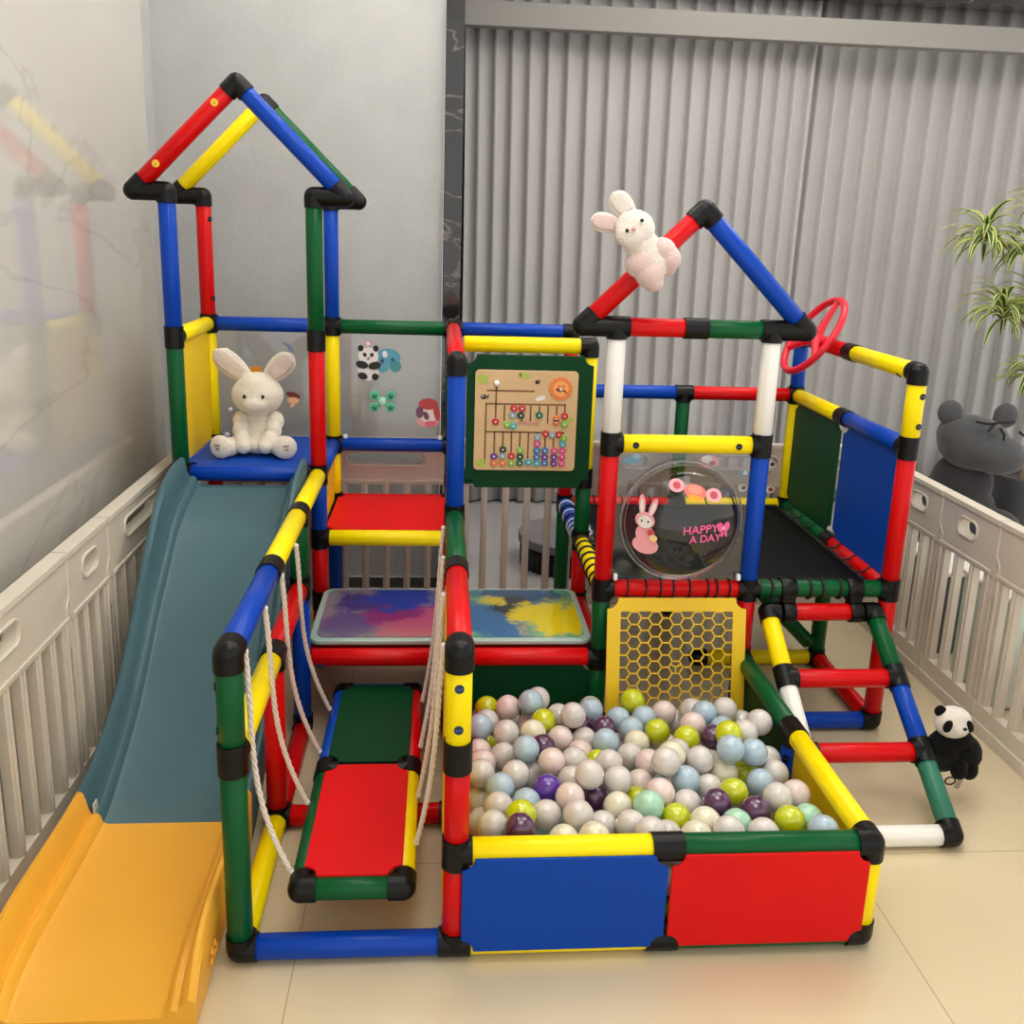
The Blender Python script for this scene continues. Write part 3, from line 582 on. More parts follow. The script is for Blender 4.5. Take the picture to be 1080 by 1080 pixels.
# ball knob, sun clock, painted creatures
bm = bmesh.new(); add_ball(bm, bpos(.205, .125) - Vector((0, .008, 0)), .009, 14); obj('knob', bm, SW, wp)
bm = bmesh.new(); c = bpos(.83, .17); pts = []
for k in range(32):
    a = 2 * math.pi * k / 32; r = .036 if k % 2 else .031; pts.append((r * math.cos(a), r * math.sin(a)))
plate(bm, pts, [], c, X_, Z_, .006); sc = obj('sun_clock', bm, mat('orange_clock', srgb(236, 130, 60), .4), wp, smooth=False)
decal('clock_face', scaled([(ell(0, 0, 23, 23), mat('amber_clock', srgb(246, 170, 96), .4)), (ell(-6, 7, 5, 5), mat('orange_clock', srgb(236, 130, 60), .4)), (ell(7, 8, 5, 5), MATS['orange_clock']), (ell(-6, -3, 9, 4, -25), mat('dark_red_hand', srgb(120, 20, 30), .4)), (ell(11, -6, 10, 1.8, -35), MATS['dark_red_hand']), (ell(0, 0, 4.5, 4.5), SW)], .001), c - Vector((0, .0035, 0)), X_, Z_, wp)
LEAFM = mat('painted_leaf_green', srgb(176, 196, 84), .5)
decal('painted_leaf', scaled([(ell(0, 0, 16, 14), LEAFM), (ell(10, -8, 8, 5, 20), LEAFM)], .001), bpos(.07, .09), X_, Z_, wp)
decal('painted_leaf', scaled([(ell(0, 0, 15, 9), LEAFM), (ell(-14, 3, 5, 6), mat('painted_bug', srgb(130, 130, 70), .5))], .001), bpos(.48, .05), X_, Z_, wp)
decal('painted_leaf', scaled([(ell(0, 0, 15, 12), LEAFM), (ell(6, 8, 8, 6), LEAFM)], .001), bpos(.07, .93), X_, Z_, wp)
decal('painted_leaf', scaled([(ell(0, 0, 14, 6, 15), LEAFM)], .001), bpos(.93, .48), X_, Z_, wp)
decal('painted_insect', scaled([(ell(0, 0, 9, 7), INK), (ell(9, 0, 6, 5), mat('painted_brown', srgb(120, 80, 60), .5)), (ell(14, 5, 3, 1.2, 40), INK), (ell(-3, 2, 2, 2), SW)], .001), bpos(.085, .265), X_, Z_, wp)
decal('painted_insect', scaled([(ell(0, 0, 7, 6), INK), (ell(5, 3, 4, 3), MATS['painted_brown'])], .001), bpos(.60, .11), X_, Z_, wp)
decal('painted_cloud', scaled([(ell(0, 0, 13, 6), SW), (ell(-8, -3, 8, 5), SW), (ell(6, 4, 7, 5), SW)], .001), bpos(.64, .27), X_, Z_, wp)
decal('painted_caterpillar', scaled([(ell(-38, 0, 9, 7), mat('faded_rose_paint', srgb(206, 150, 130), .6)), (ell(-20, 1, 8, 6), MATS['faded_rose_paint']), (ell(-4, 0, 8, 6), MATS['faded_rose_paint']), (ell(14, 1, 9, 7), MATS['faded_rose_paint'])], .001), bpos(.56, .52), X_, Z_, wp)

# ---------------------------------------------------------------- sensory mats
def liquid_mat(name, base, blobs, seed):
    """coloured liquid: soft irregular pools (x, y, radius, colour) over a base colour"""
    m = bpy.data.materials.new(name); m.use_nodes = True; nt = m.node_tree; b = nt.nodes['Principled BSDF']
    tc = nt.nodes.new('ShaderNodeTexCoord'); n = nt.nodes.new('ShaderNodeTexNoise'); n.noise_dimensions = '4D'; n.inputs['W'].default_value = seed; n.inputs['Scale'].default_value = 14; n.inputs['Detail'].default_value = 8; n.inputs['Roughness'].default_value = .75
    nt.links.new(tc.outputs['Object'], n.inputs['Vector']); last = None
    for x, y, r, c in blobs:
        vm = nt.nodes.new('ShaderNodeVectorMath'); vm.operation = 'DISTANCE'; vm.inputs[1].default_value = (x, y, .242); nt.links.new(tc.outputs['Object'], vm.inputs[0])
        dv = nt.nodes.new('ShaderNodeMath'); dv.operation = 'MULTIPLY_ADD'; dv.inputs[1].default_value = -1 / r; dv.inputs[2].default_value = 1.0 - .75; nt.links.new(vm.outputs['Value'], dv.inputs[0])
        ad = nt.nodes.new('ShaderNodeMath'); ad.operation = 'MULTIPLY_ADD'; ad.inputs[1].default_value = 2.4; nt.links.new(n.outputs['Fac'], ad.inputs[0]); nt.links.new(dv.outputs[0], ad.inputs[2])
        r_ = nt.nodes.new('ShaderNodeValToRGB'); r_.color_ramp.elements[0].position = .52; r_.color_ramp.elements[1].position = .82; nt.links.new(ad.outputs[0], r_.inputs[0])
        mx = nt.nodes.new('ShaderNodeMixRGB'); mx.inputs[1].default_value = base; mx.inputs[2].default_value = c; nt.links.new(r_.outputs[0], mx.inputs[0])
        if last: nt.links.new(last.outputs[0], mx.inputs[1])
        last = mx
    nt.links.new(last.outputs[0], b.inputs['Base Color']); b.inputs['Roughness'].default_value = .15; b.inputs['Coat Weight'].default_value = .6; b.inputs['Coat Roughness'].default_value = .05
    return m
def sensory(x, lab, lm):
    t = empty('sensory_mat', (x, 1.0, .2255), lab, 'sensory mat', 'liquid sensory mats on the red shelf')
    bm = bmesh.new(); plate(bm, rrect(-.187, -.187, .187, .187, .035, 8), [], (x, 1.005, .2325), X_, Y_, .014); bevel(obj('clear_rim', bm, mat('pale_mint_vinyl', srgb(176, 206, 196), .15, trans=.2, coat=.5), t, angle=.5), .004, 3)
    bm = bmesh.new(); plate(bm, rrect(-.168, -.168, .168, .168, .03, 8), [], (x, 1.005, .240), X_, Y_, .004); obj('liquid_pad', bm, lm, t, angle=.5)
sensory(.2, 'liquid sensory mat with swirls of violet, blue and pink, left of the red post', liquid_mat('violet_pink_liquid', srgb(118, 116, 128), [(.12, .93, .12, srgb(92, 80, 130)), (.30, .93, .15, srgb(176, 84, 118)), (.22, 1.02, .13, srgb(128, 50, 110)), (.14, 1.07, .10, srgb(60, 56, 120)), (.25, 1.12, .13, srgb(26, 64, 156))], 3.1))
sensory(.6, 'liquid sensory mat with green, blue and yellow swirls under the activity board', liquid_mat('green_yellow_liquid', srgb(96, 158, 124), [(.60, 1.14, .16, srgb(14, 78, 120)), (.52, .95, .16, srgb(22, 96, 150)), (.58, 1.05, .09, srgb(34, 44, 52)), (.52, 1.09, .05, srgb(200, 180, 40)), (.70, .965, .145, srgb(214, 196, 14))], 7.7))
# ---------------------------------------------------------------- trampoline
tr = empty('trampoline', (1.2, 1.2, .4), 'black square trampoline laced with elastic cord to the frame of the right tower', 'trampoline')
bm = bmesh.new(); nn = 12
grid = [[bm.verts.new((.845 + .71 * i / nn, .845 + .71 * j / nn, .405 - .008 * math.sin(math.pi * i / nn) * math.sin(math.pi * j / nn))) for i in range(nn + 1)] for j in range(nn + 1)]
for j in range(nn):
    for i in range(nn): bm.faces.new((grid[j][i], grid[j][i + 1], grid[j + 1][i + 1], grid[j + 1][i]))
bed = obj('jumping_bed', bm, MESH, tr, angle=math.pi); so = bed.modifiers.new('thick', 'SOLIDIFY'); so.thickness = .004
bm = bmesh.new(); 
add_path(bm, [(.85, .85, .408), (1.55, .85, .408), (1.55, 1.55, .408), (.85, 1.55, .408)], .006, 8, closed=True); obj('hem', bm, NET, tr)
def lash(c, axis, side, m=CORD, w=.0028, parent=tr):
    """a cord looped round a tube at c, joined to the bed on the given side"""
    c = Vector(c); ax = Vector(axis); sd = Vector(side); up = Vector((0, 0, 1)); pts = []
    for k in range(15):
        a = math.radians(-150 + 300 * k / 14); pts.append(c + (-sd * math.cos(a) + up * math.sin(a)) * (TR + .002) + ax * (.004 * (k - 7) / 7))
    pts = [c + sd * .045 + up * .008 - ax * .006] + pts + [c + sd * .045 + up * .008 + ax * .006]
    bm = bmesh.new(); add_path(bm, pts, w, 6); obj('elastic_cord', bm, m, parent, angle=math.pi)
for x in (.865, .915, .955, .99, 1.035, 1.085, 1.11, 1.145): lash((x, .8, .4), X_, (0, 1, 0))
for x in (1.262, 1.37, 1.405, 1.455, 1.48): lash((x, .8, .4), X_, (0, 1, 0), w=.0045)
for y in (.86, .91, .96, 1.01, 1.06, 1.11, 1.15): lash((.8, y, .4), Y_, (1, 0, 0), w=.004)
for y in (1.25, 1.29, 1.33, 1.38, 1.43, 1.48, 1.53): lash((.8, y, .4), Y_, (1, 0, 0), mat('pale_cord', srgb(190, 200, 215), .5) if int(y * 100) % 2 else CORD, w=.004)
for y in (.9, 1.0, 1.1, 1.3, 1.4, 1.5): lash((1.6, y, .4), Y_, (-1, 0, 0))
for x in (.9, 1.0, 1.1, 1.3, 1.4, 1.5): lash((x, 1.6, .4), X_, (0, -1, 0))

# ---------------------------------------------------------------- climbing ladder
lad = empty('climbing_ladder', (1.4, .3, FZ), 'sloping ladder of coloured tubes with red rungs hooked to the right tower', 'ladder')
def lt(a, b, m, gap=.027, name='rail'): return tube_obj(name, a, b, m, lad, gap=gap)
def lj(p, dirs):
    bm = bmesh.new(); add_ball(bm, p, CR, 20)
    for d in dirs: add_cyl(bm, p, Vector(p) + Vector(d).normalized() * .030, CR, 24)
    obj('connector', bm, BLK, lad, angle=.8)
LB, LT = Vector((0, .285, 0)), Vector((0, .775, .342)); XL, XR = 1.255, 1.552
nd = [LB.lerp(LT, k / 3) for k in range(4)]; ld = (LT - LB).normalized()
for x, cs in ((XL, (BLUE, WHITE, YEL)), (XR, (mat('worn_green_plastic', srgb(38, 112, 88), .4), BLUE, GREEN))):
    o = Vector((x, 0, 0))
    for k in range(3): lt(nd[k] + o, nd[k + 1] + o, cs[k])
    inn = Vector((1 if x == XL else -1, 0, 0))
    for k in range(4): lj(nd[k] + o, [inn] + ([ld] if k < 3 else []) + ([-ld] if k > 0 else []))
for k in range(4): lt(nd[k] + Vector((XL, 0, 0)), nd[k] + Vector((XR, 0, 0)), WHITE if k == 0 else RED, name='rung', gap=.027 if k != 3 else .07)
for x in (XL + .055, XR - .055):
    bm = bmesh.new(); add_cyl(bm, (x - .017, .775, .342), (x + .017, .775, .342), CR + .002, 24, cham=.001)
    add_cyl(bm, (x - .022, .8, .4), (x + .022, .8, .4), CR + .004, 24, cham=.0015); add_box(bm, (x, .785, .37), (.034, .03, .045)); obj('hook', bm, BLK, lad, angle=.8)

# ---------------------------------------------------------------- suspension bridge
br = empty('suspension_bridge', (.2, .4, .07), 'narrow hanging bridge of a red and a green board slung on white ropes', 'rope bridge')
BZ, BX0, BX1 = .1, .108, .302
def bt(a, b, m): return tube_obj('edge_tube', a, b, m, br, r=.021, gap=.025)
ys = [.03, .415, .795]
bt((BX0, ys[0], BZ), (BX1, ys[0], BZ), GREEN); bt((BX0, ys[2], BZ), (BX1, ys[2], BZ), BLUE); bt((BX0, ys[1], BZ), (BX1, ys[1], BZ), BLK)
bt((BX0, ys[0], BZ), (BX0, ys[1], BZ), GREEN); bt((BX0, ys[1], BZ), (BX0, ys[2], BZ), BLUE); bt((BX1, ys[0], BZ), (BX1, ys[1], BZ), YEL); bt((BX1, ys[1], BZ), (BX1, ys[2], BZ), RED)
for y in ys:
    for x in (BX0, BX1):
        bm = bmesh.new(); add_ball(bm, (x, y, BZ), .0245, 20); dd = [(1 if x == BX0 else -1, 0, 0)] + ([(0, 1, 0)] if y < ys[2] else []) + ([(0, -1, 0)] if y > ys[0] else [])
        for d in dd: add_cyl(bm, (x, y, BZ), Vector((x, y, BZ)) + Vector(d) * .029, .0245, 24)
        obj('connector', bm, BLK, br, angle=.8)
for y0, y1, m in ((ys[0], ys[1], PRED), (ys[1], ys[2], PGREEN)):
    bm = bmesh.new(); plate(bm, notched(.188, y1 - y0 - .012, .026), [], (.205, (y0 + y1) / 2, BZ + .022), X_, Y_, .006); bevel(obj('board', bm, m, br, angle=.5), .0015)
def rope(top, bot, sagx, r=.0052):
    top, bot = Vector(top), Vector(bot); pts = []; N = 60
    for k in range(N + 1):
        t = k / N; p = top.lerp(bot, t); p.z -= .0; p.x += sagx * math.sin(math.pi * t) * (.3 + t); pts.append(p)
    # three strands twisted round each other
    bm = bmesh.new()
    for s_ in range(3):
        q = []
        for i, p in enumerate(pts):
            a = i * .95 + s_ * 2.094; q.append(p + Vector((math.cos(a), math.sin(a), 0)) * r * .55)
        add_path(bm, q, r * .62, 6)
    for P in (top, bot): add_ball(bm, P, r * 1.25, 10)
    obj('rope', bm, ROPE, br, angle=math.pi)
rope((.020, .04, .585), (BX0 - .022, .06, BZ + .015), -.032); rope((.020, .23, .585), (BX0 - .022, .28, BZ + .015), -.03)
rope((.022, .41, .585), (BX0 - .022, .48, BZ + .015), -.03); rope((.024, .60, .585), (BX0 - .022, .68, BZ + .015), -.03)
rope((.372, .06, .585), (BX1 + .022, .14, BZ + .015), .012); rope((.372, .30, .585), (BX1 + .022, .30, BZ + .015), .01)
rope((.372, .52, .585), (BX1 + .022, .50, BZ + .015), .01); rope((.372, .74, .585), (BX1 + .022, .72, BZ + .015), .01)

# ---------------------------------------------------------------- slide
def interp(tab, y):
    for (a, za), (b, zb) in zip(tab, tab[1:]):
        if (a - y) * (b - y) <= 0 and a != b:
            t = (y - a) / (b - a); t = t; return za + (zb - za) * t
    return tab[0][1] if abs(y - tab[0][0]) < abs(y - tab[-1][0]) else tab[-1][1]
bedp = [(1.165, .575), (1.11, .557), (1.03, .537), (.95, .505), (.866, .438), (.76, .355), (.671, .272), (.597, .205), (.548, .165), (.465, .118), (.41, .088), (.36, .062), (.31, .046), (.2, .04), (.1, .037), (0, .034), (-.08, .028), (-.13, .010), (-.152, -.004)]
rimp = [(1.165, .655), (1.11, .655), (1.05, .648), (.97, .62), (.9, .57), (.82, .49), (.74, .405), (.66, .32), (.58, .245), (.5, .192), (.42, .153), (.34, .13), (.24, .122), (.12, .120), (0, .118), (-.06, .110), (-.11, .088), (-.145, .050), (-.158, .02)]
def smooth_tab(tab, y):
    s_ = 0; w_ = 0
    for k in range(-3, 4):
        w = math.exp(-(k / 1.6) ** 2); s_ += interp(tab, max(min(y + k * .02, tab[0][0]), tab[-1][0])) * w; w_ += w
    return s_ / w_
def slide_section(y):
    zb, zr = smooth_tab(bedp, y), smooth_tab(rimp, y); t = max(0, min(1, y / 1.1)); cx = -.228 + .015 * t
    hwr = .177 - .001 * t; zr = max(zr, zb + .012); rid = min(.028, (zr - zb) * .45); zu = max(FZ + .002, zb - .05)
    half = [(hwr + .006, zu), (hwr + .008, zb), (hwr + .009, zr - .008), (hwr + .004, zr), (hwr - .004, zr + .001), (hwr - .010, zr - .006), (hwr - .016, zb + rid + .012), (hwr - .022, zb + rid - .002), (hwr - .032, zb + rid), (hwr - .040, zb + rid - .006), (hwr - .046, zb + .004), (hwr - .054, zb)]
    L = [Vector((cx - a, y, b)) for a, b in half]; Rr = [Vector((cx + a, y, b)) for a, b in half]
    th = .006; under = [Vector((cx + hwr - .02, y, zu)), Vector((cx + hwr - .05, y, max(zb - th - .004, FZ + .001))), Vector((cx - hwr + .05, y, max(zb - th - .004, FZ + .001))), Vector((cx - hwr + .02, y, zu))]
    return L + Rr[::-1] + under
def slide_part(name, ys_, m, parent):
    bm = bmesh.new(); rings = [[bm.verts.new(p) for p in slide_section(y)] for y in ys_]
    skin(bm, rings); return obj(name, bm, m, parent, angle=math.radians(38))
sl = empty('slide', (-.22, .5, FZ), 'long slide with a teal upper chute and a golden yellow lower chute', 'slide')
slide_part('upper_chute', [1.165 - k * .0225 for k in range(39)], TEAL, sl)['label'] = 'teal upper chute'
slide_part('lower_chute', [.312 - k * .01566 for k in range(31)], GOLD, sl)['label'] = 'golden yellow lower chute'
bm = bmesh.new(); add_box(bm, (-.212, 1.160, .566), (.30, .012, .012)); obj('hook', bm, TEAL, sl)
bm = bmesh.new(); add_box(bm, (-.372, .318, .085), (.004, .022, .03)); add_box(bm, (-.084, .318, .085), (.004, .022, .03)); bevel(obj('latch', bm, mat('grey_latch', srgb(190, 196, 190), .4), sl), .002)
# raised maker mark on the outer cheek of the foot
bm = bmesh.new()
for k, (dy, dz) in enumerate(((0, 0), (.012, .002), (.024, .001), (.006, .014), (.02, .015))): add_box(bm, (-.0385, -.02 - dy * 1.6, .02 + dz * 1.4), (.003, .010, .012), rot=Euler((.3 * k, 0, 0)))
obj('embossed_mark', bm, GOLD, sl)

# ---------------------------------------------------------------- plush toys
FURW = mat('cream_plush', srgb(232, 222, 204), .9, bump=.5, bscale=260, sheen=.6)
FURP = mat('pale_pink_plush', srgb(226, 196, 190), .9, bump=.6, bscale=260, sheen=.6)
FURC = mat('off_white_plush', srgb(236, 226, 214), .9, bump=.6, bscale=260, sheen=.6)
FURK = mat('black_plush', srgb(12, 11, 11), .95, .2, bump=.5, bscale=260, sheen=.06)
FURPW = mat('white_plush', srgb(234, 226, 214), .95, bump=.6, bscale=260, sheen=.5)
EYE = mat('black_bead_eye', srgb(20, 18, 18), .15)
INNER = mat('inner_ear_cloth', srgb(222, 206, 194), .85, bump=.5, bscale=60, sheen=.4)
def ear(bm, base, tip, width, thick, nrm, mi=0, mi2=1, curl=0):
    """flat leaf-shaped plush ear with an inner face"""
    base, tip, nrm = Vector(base), Vector(tip), Vector(nrm).normalized(); d = tip - base; side = d.cross(nrm).normalized(); N = 12; rings = []; inner = []
    for k in range(N + 1):
        t = k / N; w = width * (.28 + .72 * math.sin(math.pi * min(1, t * .62 + .16)) ** 1.2) * (1 if t < .75 else math.sqrt(max(.0, 1 - ((t - .75) / .26) ** 2)))
        c = base + d * t + nrm * curl * math.sin(math.pi * t); rings.append([bm.verts.new(c + side * w * math.cos(a) + nrm * thick * math.sin(a)) for a in [2 * math.pi * j / 16 for j in range(16)]])
        inner.append((c, w))
    skin(bm, rings, mi=mi)
    rr = [[bm.verts.new(c + side * w * .72 * math.cos(a) + nrm * (thick * 1.0 + thick * .25 * math.sin(a))) for a in [2 * math.pi * j / 10 for j in range(10)]] for c, w in inner[2:-1]]
    skin(bm, rr, mi=mi2)
# white bunny on the slide platform (faces the camera)
bx, by, bz = -.206, 1.37, .623
b1 = empty('plush_bunny', (bx, by, bz), 'cream white plush bunny with upright ears sitting on the blue platform above the slide', 'plush toy')
plush('body', [((bx, by + .03, bz + .058), (.062, .055, .060)), ((bx, by + .03, bz + .098), (.050, .045, .045)), ((bx, by - .01, bz + .03), (.05, .05, .03)),
               ((bx, by + .005, bz + .182), (.080, .066, .064)), ((bx, by - .045, bz + .163), (.038, .028, .026)), ((bx, by + .0, bz + .205), (.06, .055, .05)), ((bx, by + .085, bz + .03), (.03, .025, .03))], FURW, b1, .004, .0018)
for s in (-1, 1):
    plush('arm', [((bx + s * .052, by + .005, bz + .10), (.027, .027, .032)), ((bx + s * .049, by - .020, bz + .075), (.026, .028, .032), (.5, 0, 0)), ((bx + s * .040, by - .047, bz + .048), (.026, .030, .030)), ((bx + s * .033, by - .062, bz + .034), (.024, .026, .024))], FURW, b1, .004, .0015)
    plush('leg', [((bx + s * .055, by - .015, bz + .03), (.036, .05, .03), (0, 0, s * .35)), ((bx + s * .078, by - .055, bz + .030), (.032, .040, .030), (0, 0, s * .35))], FURW, b1, .004, .0015)
    fo = plush('foot', [((bx + s * .096, by - .088, bz + .037), (.036, .020, .037), (0, 0, s * .3)), ((bx + s * .09, by - .078, bz + .030), (.03, .028, .029))], FURW, b1, .0035, .001)
    U = Vector((math.cos(s * .3), math.sin(s * .3), 0)); O = Vector((bx + s * .096, by - .088, bz + .040)) - Vector((-math.sin(s * .3), math.cos(s * .3), 0)) * .0215
    decal('stitched_mark', scaled([(rrect(-11, 6, 11, 8.5, .8, 2), INK), (rrect(-8, 2, 8, 3.4, .5, 2), mat('rust_stitch', srgb(150, 90, 70), .7))] + ([(ell(-3, -9, 2.4, 1.8), INK), (ell(4, -8, 2.4, 1.8), INK), (rrect(-1.4, -9, -.4, -2, .3, 1), INK), (rrect(5.6, -8, 6.6, -1, .3, 1), INK), (rrect(-1.4, -2.5, 6.6, -1, .3, 1), INK)] if s < 0 else [(rrect(-6, -7, 6, -5.4, .4, 1), INK), (rrect(-6, -3, -4.6, -8, .4, 1)[::-1], INK), (rrect(3, -9, 4.6, -2, .4, 1), INK)]), .0009), O, U, Z_, fo)
for s in (-1, 1):
    bm = bmesh.new(); ear(bm, (bx + s * .030, by + .012, bz + .232), (bx + s * .112 - (.012 if s < 0 else 0), by - .005, bz + .318 - (0 if s < 0 else .008)), .036, .010, (s * .12, -1, .1)); obj('ear', bm, [FURW, INNER], b1, angle=math.pi)
    bm = bmesh.new(); add_ball(bm, (bx + s * .0275, by - .0585, bz + .187), (.0052, .004, .0062), 12); obj('eye', bm, EYE, b1)
bm = bmesh.new(); add_path(bm, [(bx - .013, by - .0715, bz + .153), (bx - .006, by - .0745, bz + .157), (bx, by - .075, bz + .153), (bx + .006, by - .0745, bz + .157), (bx + .013, by - .0715, bz + .153)], .0012, 6); obj('stitched_mouth', bm, INNER, b1)
# pink bunny hugging the red roof tube
c0 = Vector((.868, .8, 1.255)); U2 = Vector((1, 0, 1)).normalized(); W2 = Vector((-1, 0, 1)).normalized()
b2 = empty('plush_bunny', (.868, .8, 1.21), 'small pale pink plush bunny hugging the red roof tube of the trampoline tower', 'plush toy')
F = lambda x, y, z: Vector((x, y, z))
hd = F(.814, .735, 1.338)
plush('body', [(hd, (.050, .044, .046)), (hd + F(-.012, -.022, -.014), (.036, .026, .032)), (F(.838, .738, 1.298), (.044, .036, .038)), (F(.852, .738, 1.275), (.046, .038, .044)), (F(.868, .740, 1.262), (.044, .038, .040))], FURC, b2, .0035, .0022)
for blob in ([(F(.884, .735, 1.292), (.034, .034, .030)), (F(.902, .735, 1.271), (.031, .034, .032)), (F(.902, .742, 1.252), (.024, .030, .022))], [(F(.836, .730, 1.258), (.042, .036, .036)), (F(.856, .724, 1.234), (.036, .034, .034)), (F(.865, .724, 1.214), (.027, .028, .022))]):
    plush('limb', blob, FURP, b2, .0035, .0022)
for s, e0, e1, w in ((1, F(-.006, .008, .030), F(-.058, .0, .080), .027), (-1, F(-.034, .004, .006), F(-.106, -.004, .018), .024)):
    bm = bmesh.new(); ear(bm, hd + e0, hd + e1, w, .010, (-.15, -1, .1)); obj('ear', bm, [FURC, FURP if s < 0 else FURC], b2, angle=math.pi)
for p in (F(.008, -.0455, .020), F(-.026, -.0475, -.004)):
    bm = bmesh.new(); add_ball(bm, hd + p, .0045, 12); obj('eye', bm, EYE, b2)
bm = bmesh.new(); add_ball(bm, hd + F(-.012, -.052, .000), (.006, .005, .005), 12); obj('nose', bm, mat('pink_nose', srgb(214, 150, 146), .6), b2)
# panda clipped to the ladder
ph = F(1.632, .47, .182)
pd = empty('plush_panda', (1.63, .47, .02), 'small black and white plush panda clinging to the right rail of the ladder', 'plush toy')
plush('body', [(F(1.622, .475, .100), (.048, .040, .054)), (F(1.668, .470, .094), (.050, .038, .052)), (F(1.642, .475, .132), (.052, .036, .030))], FURK, pd, .0035, .003)
plush('head', [(ph, (.046, .038, .040)), (ph + F(.002, -.030, -.004), (.020, .016, .015))], FURPW, pd, .0035, .0015)
for p, sc in ((F(-.034, .004, .028), .0155), (F(.030, .036, .012), .012)):
    plush('ear', [(ph + p, (sc, sc * .7, sc))], FURK, pd, .003, .001)
for p, r, rt in ((F(-.028, -.0275, .004), (.0125, .007, .0165), .3), (F(.0245, -.0325, .006), (.0085, .007, .0165), -.35)):
    bm = bmesh.new(); add_ball(bm, ph + p, r, 14, rot=Euler((0, rt, 0))); obj('eye_patch', bm, FURK, pd)
bm = bmesh.new(); add_ball(bm, ph + F(.004, -.0465, .007), (.0055, .004, .004), 10); obj('nose', bm, EYE, pd)
for q in ([(F(1.604, .455, .095), (.022, .024, .018)), (F(1.585, .45, .092), (.018, .024, .016))], [(F(1.648, .44, .072), (.022, .020, .030))], [(F(1.678, .445, .066), (.022, .020, .028))]):
    plush('limb', q, FURK, pd, .0035, .0025)
bm = bmesh.new(); add_path(bm, [F(1.64 + .013 * math.cos(a), .455, .028 + .010 * math.sin(a)) for a in [2 * math.pi * k / 20 for k in range(20)]], .0022, 6, closed=True); obj('loop', bm, mat('dark_red_loop', srgb(60, 20, 24), .5), pd)
bm = bmesh.new(); add_box(bm, (1.668, .462, .018), (.014, .001, .034), rot=Euler((0, .3, 0))); obj('care_tag', bm, mat('grey_tag', srgb(170, 156, 140), .7), pd)

# large dark grey plush behind the fence
GP = mat('dark_grey_plush', srgb(74, 74, 76), .9, bump=.15, bscale=120, sheen=.25, vary=.12, vscale=14)
gx, gy, gz = 2.74, 2.35, .47
g = empty('grey_plush_animal', (gx, gy, FZ), 'large dark grey round-eared plush animal sitting by the curtain beyond the right fence', 'plush toy')
plush('body', [((gx - .02, gy + .08, .14), (.20, .17, .17)), ((gx, gy + .05, .28), (.14, .12, .14)), ((gx - .19, gy - .02, .10), (.08, .14, .08), (0, 0, .4)), ((gx + .17, gy - .02, .08), (.09, .14, .08), (0, 0, -.4))], mat('darker_grey_plush', srgb(46, 44, 46), .9, bump=.15, bscale=120, sheen=.2), g, .012, .004, .05)
plush('head', [((gx, gy, gz), (.165, .13, .125), (0, .2, 0)), ((gx + .055, gy - .08, gz - .03), (.14, .10, .09), (0, .15, 0)), ((gx - .07, gy, gz + .04), (.10, .10, .08))], GP, g, .009, .003, .06)
for dx, dz, r in ((-.125, .135, .058), (.135, .125, .058)):
    plush('ear', [((gx + dx, gy + .01, gz + dz), (r, .036, r)), ((gx + dx * .8, gy + .01, gz + dz * .75), (r * .6, .03, r * .6))], GP, g, .008, .002, .05)
for pts in ([(-.07, -.105, .118), (-.02, -.125, .112), (.03, -.13, .122), (.10, -.11, .12)], [(.02, -.14, .10), (.035, -.155, .075), (.03, -.165, .05)], [(.12, -.125, .08), (.15, -.125, .06), (.16, -.13, .03)], [(.0, -.13, .112), (-.03, -.14, .085)]):
    bm = bmesh.new(); add_path(bm, [(gx + a, gy + b + .0, gz + c) for a, b, c in pts], .006, 6); obj('seam_cord', bm, CORD, g)

# ---------------------------------------------------------------- potted plant at the right edge
pl = empty('potted_plant', (3.16, 2.55, FZ), 'tall cane plant with tufts of narrow cream-edged green leaves by the curtain at the right', 'plant')
bm = bmesh.new(); rings = [add_ring(bm, Vector((3.16, 2.55, z)), Vector(X_), Vector(Y_), r, 32) for z, r in ((FZ, .11), (FZ + .02, .125), (.25, .155), (.27, .165), (.28, .165), (.28, .145), (.24, .14))]; skin(bm, rings); obj('pot', bm, mat('grey_pot', srgb(96, 96, 98), .5), pl)
tufts = [((2.71, 2.45, 1.385), .24), ((2.93, 2.48, 1.33), .24), ((2.845, 2.45, 1.06), .25), ((3.02, 2.5, 1.08), .24), ((3.03, 2.45, .78), .22), ((3.06, 2.55, 1.56), .24)]
LG = mat('leaf_green', srgb(58, 92, 50), .45); LY = mat('leaf_cream_edge', srgb(196, 204, 120), .5)
